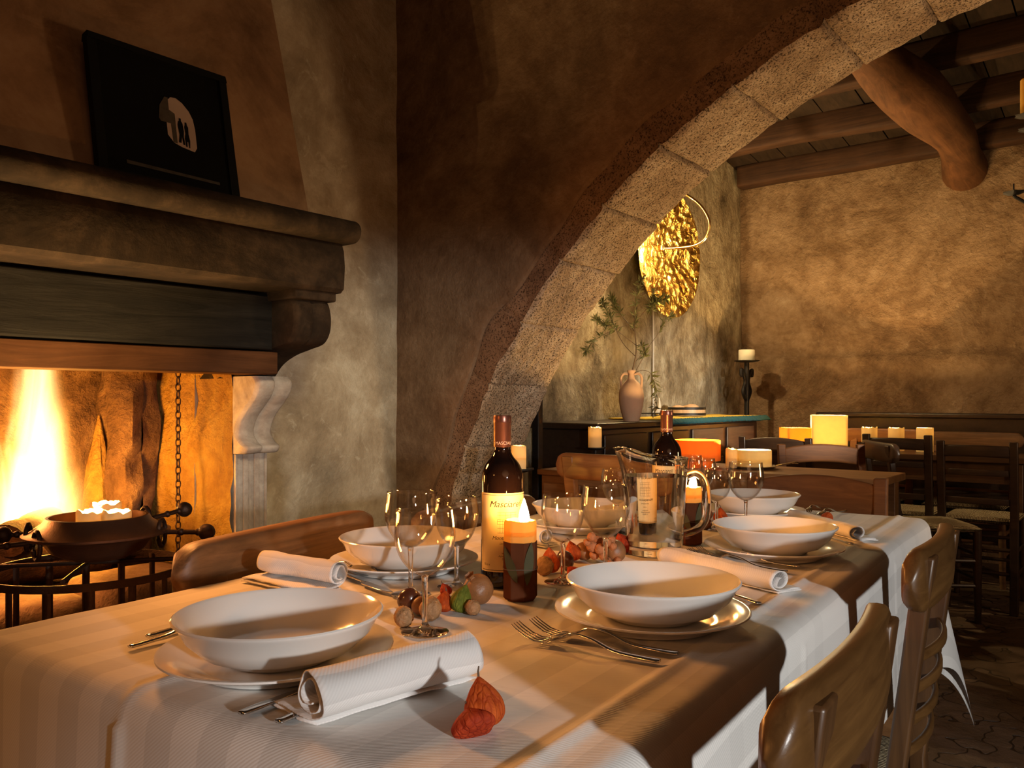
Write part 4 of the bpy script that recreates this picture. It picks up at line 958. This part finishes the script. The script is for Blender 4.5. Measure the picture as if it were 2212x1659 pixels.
chair('ladder', 'dark ladder-back chair standing alone at the right picture edge', (2.37, 4.25), WA, .865, .37, .37, ('chair_dark', 'chair_dark'), 2, .46, .07, .03, group='chairs in the far room')
chair('ladder', 'dark ladder chair between the black chair and the picture edge', R3(-1.17, 4.80), WA, .89, .35, .4, ('chair_dark', 'chair_dark'), 2, .46, .07, .03, group='chairs in the far room')
chair('arched', 'dark arched chair left of the big square candle', (1.50, 4.72), WA, .865, .42, .42, ('chair_dark', 'chair_dark'), 1, group='chairs in the far room')
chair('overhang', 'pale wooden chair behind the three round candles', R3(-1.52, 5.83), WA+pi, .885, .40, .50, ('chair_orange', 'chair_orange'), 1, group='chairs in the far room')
chair('overhang', 'yellowish wooden chair right of the three round candles', R3(-.97, 5.82), WA+pi, .875, .46, .54, ('chair_log', 'chair_log'), 1, group='chairs in the far room')

# ---------------------------------------------------------------- far-room furniture
def table(name, lab, n0, n1, w0, w1, H, mat, drawer=False):
    t = thing(name, lab, 'table', R3((n0+n1)/2, (w0+w1)/2, 0), RR); hx, hy = (n1-n0)/2, (w1-w0)/2
    MB().box(-hx, hx, -hy, hy, H-.032, H).build('tabletop', mat, t, bevel=.004)
    MB().box(-hx+.05, hx-.05, -hy+.05, hy-.05, H-.15, H-.034).build('apron', mat, t)
    for sx in (-1, 1):
        for sy in (-1, 1):
            x, y = sx*(hx-.055), sy*(hy-.055); MB().box(x-.032, x+.032, y-.032, y+.032, 0, H-.033).build('leg', mat, t, bevel=.003)
    if drawer:
        d = MB().box(-hx+.11, hx-.11, -hy+.035, -hy+.05, H-.14, H-.045).build('drawer', mat, t, bevel=.002)
        MB().ball((0, -hy+.025, H-.09), .012).build('knob', mat, d)
    return t
table('wooden_table', 'plain wooden table carrying the orange bowl candle and silver tray', -2.05, -.915, 3.48, 3.90, .76, 'table_wood', True)
table('candle_table', 'dark wooden table carrying square and round candles', -2.22, -.62, 5.23, 5.70, .76, 'table_dark')
# small cabinet
sb = thing('side_cabinet', 'small wooden cabinet with plank front beside the arch foot', 'cabinet', R3(-2.03, 3.19, 0), RR)
MB().box(-.25, .25, -.14, .14, .735, .76).build('top', 'table_wood', sb, bevel=.004)
MB().box(-.235, .235, -.125, .13, .03, .734).build('body', 'table_wood', sb, bevel=.003)
for s in (-1, 1):
    d = MB().box(s*.115-.1, s*.115+.1, -.14, -.126, .10, .70).build('door', 'table_wood', sb, bevel=.003)
    MB().ball((s*.115-s*.08, -.148, .42), .011).build('knob', 'iron', d)
# bench along the far wall
bn = thing('wall_bench', 'long dark wooden bench with high back along the far wall', 'bench', R3(-.4, 6.0, 0), RR)
MB().box(-1.66, 2.0, .185, .225, .15, .965).build('backrest', 'side_dark', bn, bevel=.006)
MB().box(-1.66, 2.0, .165, .235, .95, .985).build('back_rail', 'side_dark', bn, bevel=.008)
MB().box(-1.66, 2.0, -.13, .185, .42, .46).build('seat', 'side_dark', bn, bevel=.006)
for x in (-1.62, .2, 1.95): MB().box(x-.03, x+.03, -.1, .18, 0, .42).build('leg', 'side_dark', bn)
# sideboard
sbd = thing('sideboard', 'dark wooden sideboard along the wall under the gold lamp', 'sideboard', R3(-2.455, 4.5, 0), RR)
MB().box(-.20, .195, -.98, 1.06, .04, .925).build('body', 'side_dark', sbd, bevel=.004)
MB().box(-.215, .215, -1.0, 1.08, .926, .958).build('top', 'side_dark', sbd, bevel=.006)
for k in range(4):
    y = -.92+k*.49
    d = MB().box(.196, .208, y, y+.43, .12, .72).build('door', 'side_dark' if k < 2 else 'side_mid', sbd, bevel=.006); MB().ball((.216, y+(.39 if k % 2 == 0 else .04), .5), .010).build('knob', 'iron', d)
    d = MB().box(.196, .208, y, y+.43, .75, .90).build('drawer', 'side_dark' if k < 2 else 'side_mid', sbd, bevel=.006); MB().ball((.216, y+.215, .825), .010).build('knob', 'iron', d)
rg = thing('runner', 'yellow woollen runner with teal fringe on the sideboard', 'runner', R3(-2.42, 4.83, .959), RR)
m = MB(); m.grid(lambda a, b: (lerp(-.2, .19, a)+.01*sin(b*9), lerp(-.62, .78, b), .010+.006*nz((a*4, b*14, 1))), 14, 50); o = m.build('woven_cloth', 'rug_yellow', rg); s_ = o.modifiers.new('t', 'SOLIDIFY'); s_.thickness = .008
m = MB(); m.grid(lambda a, b: (.19+.01*sin(b*9)+.035*a+.008*nz((b*90, a, 1)), lerp(-.62, .80, b), .010-.028*a**1.5+.006*nz((b*120, a*2, 3))), 4, 200); o = m.build('fringe', 'rug_teal', rg); s_ = o.modifiers.new('t', 'SOLIDIFY'); s_.thickness = .008
# amphora with olive branch
AP = R3(-2.36, 4.03, .959); am = thing('amphora', 'pale terracotta amphora with two handles on the sideboard', 'amphora', AP, RR)
pr = [(0, 0), (.040, 0), (.044, .004), (.060, .06), (.068, .11), (.069, .145), (.062, .18), (.045, .208), (.026, .226), (.0185, .240), (.0165, .262), (.022, .272), (.0235, .279), (.019, .282), (.013, .270), (.012, .24), (0, .23)]
MB().lathe([(p.x if p.x > 0 else 0, p.z) for p in smooth_path([(r, 0, z) for r, z in pr], 4)], 48).build('body', 'terracotta', am, sharp=70)
for s in (-1, 1):
    ca = radians(20); m = MB(); m.tube(smooth_path([(.0165*s, 0, .258), (.040*s, 0, .262), (.056*s, 0, .245), (.058*s, 0, .215), (.056*s, 0, .185)], 5), .0068, 10, up=(0, 1, 0)); m.build('handle', 'terracotta', am, rot=ca)
random.seed(31)
ob = thing('olive_branch', 'olive branches with thin leaves standing in the amphora', 'branch', AP+Vector((0, 0, .258)))
st = MB(); lf = MB()
def branch(pts, r0, leaves, L=.043, spread=1):
    leaves = int(leaves*1.9)
    P = smooth_path(pts, 7); n = len(P); st.tube(P, [r0*(1-.75*i/(n-1)) for i in range(n)], 6)
    for k in range(leaves):
        i = int(n*(.45+.54*random.random())); i = min(i, n-2); p = P[i]; d = (P[i+1]-P[i]).normalized()
        q = Vector((random.gauss(0, 1), random.gauss(0, 1), random.gauss(.2, 1))).normalized(); dr = (d*.7+q*spread).normalized(); sd = dr.cross(Vector((random.random(), random.random(), random.random()))).normalized(); ln = L*random.uniform(.6, 1.2)
        up = dr.cross(sd)
        lf.add([p, p+dr*ln*.5+sd*ln*.11, p+dr*ln, p+dr*ln*.5-sd*ln*.11, p+dr*ln*.5+up*ln*.05], [(0, 1, 4), (1, 2, 4), (2, 3, 4), (3, 0, 4)])
Yb = AP.y; b0 = AP+Vector((0, 0, .258))
def rel(px, py, dy=0): return at(px, py, Yb+dy)-b0
branch([(0, 0, 0), rel(1374, 760), rel(1371, 700, -.03), rel(1376, 640, -.06), rel(1385, 600, -.05)], .004, 50)
branch([rel(1373, 770), rel(1345, 740, .03), rel(1320, 690, .05), rel(1300, 650, .05)], .0028, 50)
branch([rel(1373, 745), rel(1340, 720, -.05), rel(1310, 700, -.08), rel(1285, 690, -.1)], .0024, 50)
branch([rel(1371, 715, 0), rel(1350, 690, .05), rel(1330, 665, .1), rel(1318, 640, .1)], .0024, 40)
branch([rel(1371, 700), rel(1395, 670, -.05), rel(1420, 650, -.08), rel(1440, 645, -.1)], .0028, 55)
branch([rel(1374, 780), rel(1400, 750, .02), rel(1425, 715, .04), rel(1437, 690, .04), rel(1452, 685, .04)], .002, 22)
branch([rel(1374, 650), rel(1400, 630, -.05), rel(1415, 640, -.06), rel(1405, 670, -.06)], .002, 40)
branch([rel(1360, 700), rel(1320, 715, 0), rel(1285, 735, 0), rel(1265, 760, 0)], .002, 36)
branch([(0, 0, 0), rel(1388, 800), rel(1408, 810, -.03), rel(1418, 850, -.03), rel(1412, 885, -.03)], .002, 30)
branch([rel(1374, 800), rel(1385, 780, -.03), rel(1392, 765, -.05), rel(1384, 745, -.05)], .002, 25)
st.build('twigs', 'twig', ob, sharp=80); lf.build('leaves', 'leaf', ob, weld=False, smooth=False)
# sieve with bread, wire rack, horn on the sideboard
sv = thing('wooden_sieve', 'round wooden sieve with dark bands on the sideboard', 'sieve', R3(-2.44, 4.86, .974), RR)
MB().lathe([(0, 0), (.115, 0), (.117, .018), (.117, .05), (.112, .05), (.110, .008), (0, .007)], 48).build('hoop', 'oak', sv, sharp=40)
for z in (.002, .038): MB().lathe([(.1172, z), (.1195, z+.001), (.1195, z+.015), (.1172, z+.016)], 48).build('band', 'iron', sv)
for k, (dx, dy, r, lab) in enumerate(((-.04, -.04, .045, 'flat loaf in the sieve, left'), (.03, .01, .05, 'round loaf in the middle of the sieve'), (-.02, .055, .045, 'small loaf in the sieve, right'))):
    MB().ball((0, 0, 0), r, 20, 12, lambda d: 1+.08*nz(d*3+Vector((k, 0, 0))), (1, 1, .62)); b = MB().ball((0, 0, 0), r, 20, 12, lambda d: 1+.08*nz(d*3+Vector((k, 0, 0))), (1, 1, .62)).build('bread_loaf', 'bread', loc=R3(-2.44+dx, 4.86+dy, .974+.007+r*.62+.005)); tag(b, lab, 'bread', 'loaves in the sieve')
wr = thing('wire_rack', 'low black wire rack beside the amphora on the sideboard', 'rack', R3(-2.40, 4.36, .974), RR)
m = MB()
for x in (-.06, .06): m.tube([(x, -.13, .022), (x, .13, .022)], .0028, 6)
for k in range(7): m.tube([(-.06, -.12+k*.04, .022), (.06, -.12+k*.04, .022)], .0022, 6)
m.build('grid', 'iron', wr)
for x in (-.06, .06):
    for y in (-.12, .12): MB().tube([(x, y, 0), (x, y, .022)], .003, 6).build('leg', 'iron', wr)
m = MB(); m.tube(smooth_path([(0, 0, .016), (.01, .015, .05), (.0, .035, .09), (-.005, .04, .115)], 5), [lerp(.015, .003, i/15) for i in range(16)], 12)
tag(m.build('horn', 'cable', loc=R3(-2.47, 4.52, .972), rot=RR), 'pale curved horn standing on the sideboard by the sieve', 'horn')
# gold wall lamp
LW, LZ, LR = 4.885, 2.035, .425
wl = thing('wall_lamp', 'round crumpled gold wall lamp with curved brass arm behind the arch', 'wall lamp', R3(WL+.02, LW, LZ), RR)
m = MB()
def disc(s):
    def g(a, b):
        q = 2*pi*a; r = LR*b; wob = 1+.02*nz((cos(q)*3, sin(q)*3, 1))
        return (.035+s+.07*b**2+(.020*nz((r*cos(q)*9, r*sin(q)*9, 2))+.012*nz((r*cos(q)*24, r*sin(q)*24, 5)))*(1-b**8), r*wob*cos(q), r*wob*sin(q))
    return g
m.grid(disc(0), 120, 36); m.grid(disc(-.006), 120, 36); m.build('disc', 'gold', wl, weld=False, sharp=70)
m = MB(); m.tube(smooth_path([(.05, -.02, .03), (.13, 0, .025), (.26, .02, .03), (.34, .02, .07), (.37, .01, .16), (.33, -.02, .26), (.26, -.06, .33), (.2, -.16, .36), (.18, -.30, .30), (.16, -.38, .18)], 7), .009, 12); m.build('arm', 'brass', wl)
MB().lathe([(0, 0), (.02, 0), (.022, .01), (.022, .03), (.0, .03)], 20).build('arm_collar', 'brass', wl, loc=(.05, -.02, .015))
MB().ball((.15, -.385, .14), .022, 16, 10).build('bulb', emit('lamp_bulb', (1, .75, .4), 60.), wl)
m = MB(); m.tube([(-.008, -.03, -.3), (-.008, -.03, -.7), (-.008, -.03, -1.08)], .006, 8); m.build('cable_pipe', 'cable', wl)
l = light('gold_lamp_light', 'POINT', R3(WL+.02+.15, LW-.32, LZ+.0), 70, (1, .72, .36), shadow_soft_size=.02)
light('gold_disc_fill', 'POINT', R3(WL+.40, LW+.05, LZ-.02), 16, (1, .70, .34), shadow_soft_size=.015)  # added light without a bulb, placed for the highlight on the disc

# ---------------------------------------------------------------- iron candle stands
def stand(loc, pan_r, pan_z, lab, ornate=False):
    t = thing('candle_stand', lab, 'candle stand', (loc[0], loc[1], 0), RR, 'black iron candle stands')
    MB().lathe([(0, pan_z-.008), (pan_r*.5, pan_z-.006), (pan_r, pan_z+.002), (pan_r*1.02, pan_z+.008), (pan_r*.96, pan_z+.006), (0, pan_z)], 32, fn=(lambda a, z: 1+.03*cos(18*a)) if ornate else None).build('drip_pan', 'iron', t, sharp=50)
    m = MB(); rr = .018 if ornate else .009; m.tube([(0, 0, .02), (0, 0, pan_z*.5), (0, 0, pan_z-.006)], rr, 10); m.build('stem', 'iron', t)
    for k in range(3):
        a = 2*pi*k/3; MB().tube(smooth_path([(0, 0, .10), (.05*cos(a), .05*sin(a), .06), (.095*cos(a), .095*sin(a), .010)], 5), .009, 8).build('foot', 'iron', t)
    if ornate:
        for s, k in ((1, 0), (-1, 1)):
            m = MB(); m.tube(smooth_path([(0, .02*s, pan_z-.28), (0, .07*s, pan_z-.22), (0, .03*s, pan_z-.15), (0, .06*s, pan_z-.08), (0, .10*s, pan_z-.06), (0, .10*s, pan_z-.10), (0, .075*s, pan_z-.10)], 6), .012, 8, up=(1, 0, 0)); m.build('scroll', 'iron', t)
    return t
q = at(1123, 1014, 2.9); stand(q, .048, q.z-.003, 'thin iron candle stand behind the front wine bottle'); lit_candle((q.x-.004, q.y, q.z+.001), .026, .082, 'cream candle on the iron stand behind the front bottle', e=1.4, jag=.002)
q = at(1286, 968, 4.08); stand(q, .052, q.z-.003, 'iron candle stand before the dark sideboard'); lit_candle((q.x-.002, q.y, q.z+.001), .033, .10, 'cream candle with jagged rim on the stand before the sideboard', e=12, jag=.009)
q = at(1613, 780, 6.1); stand(q, .088, q.z-.003, 'tall ornate iron candle stand in the far corner', True)
cn = thing('pillar_candle', 'unlit ivory candle on the tall corner stand', 'candle', (q.x, q.y, q.z+.001)); MB().lathe([(0, 0), (.055, 0), (.058, .004), (.058, .078), (.054, .082), (0, .080)], 40).build('wax', 'candle_white', cn, sharp=50); MB().tube([(0, 0, .078), (.001, 0, .09)], .001, 6).build('wick', 'wick', cn)
# iron post behind the arch
ip = thing('iron_post', 'dark iron post with curled finial behind the arch foot', 'post', R3(-2.315, 3.10, 0), RR)
MB().box(-.018, .018, -.018, .018, .01, 1.10).build('shaft', 'iron', ip, bevel=.002)
MB().box(-.09, .09, -.06, .06, 0, .012).build('base', 'iron', ip)
m = MB(); m.tube(smooth_path([(0, 0, 1.095), (.02, 0, 1.13), (.03, 0, 1.16), (.045, 0, 1.18), (.05, 0, 1.20)], 5), [.015, .016, .02, .022]+[.02]*17, 10); m.build('finial', 'iron', ip); MB().ball((.052, 0, 1.205), .022).build('knob', 'iron', ip)

# ---------------------------------------------------------------- candles in the far room
def onw(px, Y, z): return Vector(((px-CX)/F*Y, Y, z))
lit_candle(onw(1505, 3.92, .7605), .110, .128, 'wide orange bowl candle on the wooden table', 'candle_orange', 16., .11, 0, taper=.60, name='bowl_candle', col=(1, .55, .16), fh=.035)
tr = thing('silver_tray', 'silver tray with a long handle on the wooden table', 'tray', onw(1628, 3.84, .7605), 0)
MB().lathe([(0, 0), (.085, 0), (.105, .012), (.108, .013), (.104, .015), (.085, .004), (0, .003)], 48).build('dish', 'silver', tr, sharp=60)
MB().tube(smooth_path([(.105, 0, .012), (.13, -.02, .020), (.17, -.04, .030), (.19, -.04, .028)], 5), .008, 8, flat=.6).build('handle', 'silver', tr)
lit_candle(onw(1580, 3.82, .7645), .026, .088, 'small jagged candle at the left of the silver tray', e=12, jag=.006)
lit_candle(onw(1629, 3.84, .7645), .078, .082, 'broad low candle filling the silver tray', 'candle_cream', 44, .07, .001, name='broad_candle')
lit_candle(onw(1878, 5.2, .7605), .046, .142, 'leftmost of the three round candles on the dark table', e=34, jag=.008, group='round candles on the dark table')
lit_candle(onw(1936, 5.14, .7605), .046, .142, 'middle one of the three round candles on the dark table', e=36, jag=.005, group='round candles on the dark table')
lit_candle(onw(1998, 5.05, .7605), .048, .145, 'rightmost of the three round candles, smooth rim', e=44, jag=.002, group='round candles on the dark table')
square_candle(onw(1790, 5.42, .7605), .215, .19, .215, 'tall square candle, brightest on the dark table', 60., RR+radians(22), d=.19)
square_candle(onw(1720, 5.50, .7605), .17, .17, .130, 'low square amber candle left of the tall square one', 12, RR+radians(40), 'candle_amber', d=.11)
sm = thing('saucer', 'white saucer at the end of the dark table', 'saucer', onw(2165, 4.93, .7605)); MB().lathe([(0, 0), (.05, 0), (.085, .014), (.083, .016), (.05, .003), (0, .003)], 40).build('dish', 'ceramic', sm)

# ---------------------------------------------------------------- chandelier at the right edge
ch = thing('chandelier', 'black iron chandelier with pale candles at the upper right edge', 'chandelier', onw(2290, 3.6, 0), 0)
m = MB(); m.tube([(0, 0, 1.95), (0, 0, 2.4), (0, 0, 3.18)], .012, 10); m.build('rod', 'iron', ch)
def arm(z, R, a, cup_z, candle):
    c, s = cos(a), sin(a)
    m = MB(); m.tube(smooth_path([(0, 0, z), (R*.5*c, R*.5*s, z-.07), (R*.9*c, R*.9*s, z-.04), (R*c, R*s, cup_z)], 6), .0075, 8); A = m.build('arm', 'iron', ch)
    MB().lathe([(0, 0), (.02, .002), (.042, .014), (.036, .014), (.018, .006), (0, .005)], 18, fn=lambda q, z: 1+.16*cos(6*q)).build('drip_cup', 'iron', A, loc=(R*c, R*s, cup_z))
    MB().tube([(R*c, R*s, cup_z+.004), (R*c, R*s, cup_z+.05)], .003, 6).build('spike', 'iron', A)
    if candle: tag(MB().lathe([(0, 0), (.021, 0), (.021, .155), (.017, .16), (0, .159)], 24).build('taper_candle', 'candle_amber', loc=onw(2290, 3.6, 0)+Vector((R*c, R*s, cup_z+.008))), 'amber candle on the upper chandelier arm', 'candle')
arm(2.30, .165, pi+.15, 2.285, True); arm(1.99, .19, pi-.1, 1.965, False)
arm(2.30, .165, pi*2/3-.3, 2.285, False); arm(2.30, .165, .2, 2.285, False); arm(1.99, .19, .5, 1.965, False)

# ---------------------------------------------------------------- iron basket stand with the copper brazier
BC = Vector(((190-CX)/F*1.861, 1.861, 0)); bk = thing('iron_basket_stand', 'round black iron basket stand in front of the fire', 'stand', BC)
def hoop(R, z, hh, th, name):
    m = MB(); pr = [(R-th, z-hh), (R, z-hh), (R, z+hh), (R-th, z+hh), (R-th, z-hh)]; m.lathe(pr, 64); return m.build(name, 'iron_warm', bk, sharp=40)
hoop(.208, .70, .008, .005, 'hoop'); hoop(.20, .12, .008, .005, 'hoop')
for k in range(16):
    a = 2*pi*k/16+.1; m = MB(); m.tube([(.204*cos(a), .204*sin(a), .70), (.204*cos(a), .204*sin(a), .4), (.197*cos(a), .197*sin(a), .0)], .0085, 8, flat=.45, up=(cos(a), sin(a), .01)); m.build('bar', 'iron_warm', bk)
for a in (.25, .25+pi/2): MB().tube([(-.205*cos(a), -.205*sin(a), .715), (.205*cos(a), .205*sin(a), .715)], .005, 8).build('cross_bar', 'iron_warm', bk)
br = thing('copper_brazier', 'shallow old copper brazier with ball-ended handles on the iron basket', 'brazier', at(212, 1232, 1.861)-Vector((0, 0, at(212, 1232, 1.861).z-.722)))
MB().lathe([(0, 0), (.06, .004), (.095, .022), (.112, .045), (.150, .058), (.151, .063), (.140, .066), (.112, .086), (.104, .098), (.098, .098), (.092, .06), (.06, .03), (0, .025)], 64).build('bowl', 'bronze', br, sharp=50)
def ballrod(a, L, z, lift=0):
    c, s = cos(a), sin(a); m = MB()
    m.tube([(.14*c, .14*s, z), (.14*c+L*.6*c, .14*s+L*.6*s, z+lift*.6), (.14*c+L*c, .14*s+L*s, z+lift)], .0055, 8)
    for f, r in ((.45, .008), (.82, .008), (1.0, .0185)): m.ball((.14*c+L*f*c, .14*s+L*f*s, z+lift*f), r, 16, 10)
    m.tube([(.135*c-.02*s+.03*cos(q)*-s*.6, .135*s+.02*c+.03*cos(q)*c*.6, z-.005+.03*sin(q)) for q in [2*pi*k/14 for k in range(15)]], .005, 6, caps=False)
    m.build('handle', 'iron_warm', br, sharp=60)
ballrod(-.03, .105, .062); ballrod(1.05, .09, .075, .01); ballrod(pi+.25, .05, .062); ballrod(pi*1.28, .10, .055)
for (px, py, dY, h, R, lab) in ((196, 1120, 0, .055, .030, 'small melted candle at the left of the brazier'), (228, 1120, .06, .066, .034, 'tallest candle at the back of the brazier'), (252, 1122, .0, .055, .031, 'melted candle at the right of the brazier')):
    p = Vector(((px-CX)/F*(1.861+dY), 1.861+dY, .722+.033)); lit_candle(p, R, h+.02, lab, e=60, d=.05, jag=.006, group='candles in the brazier')
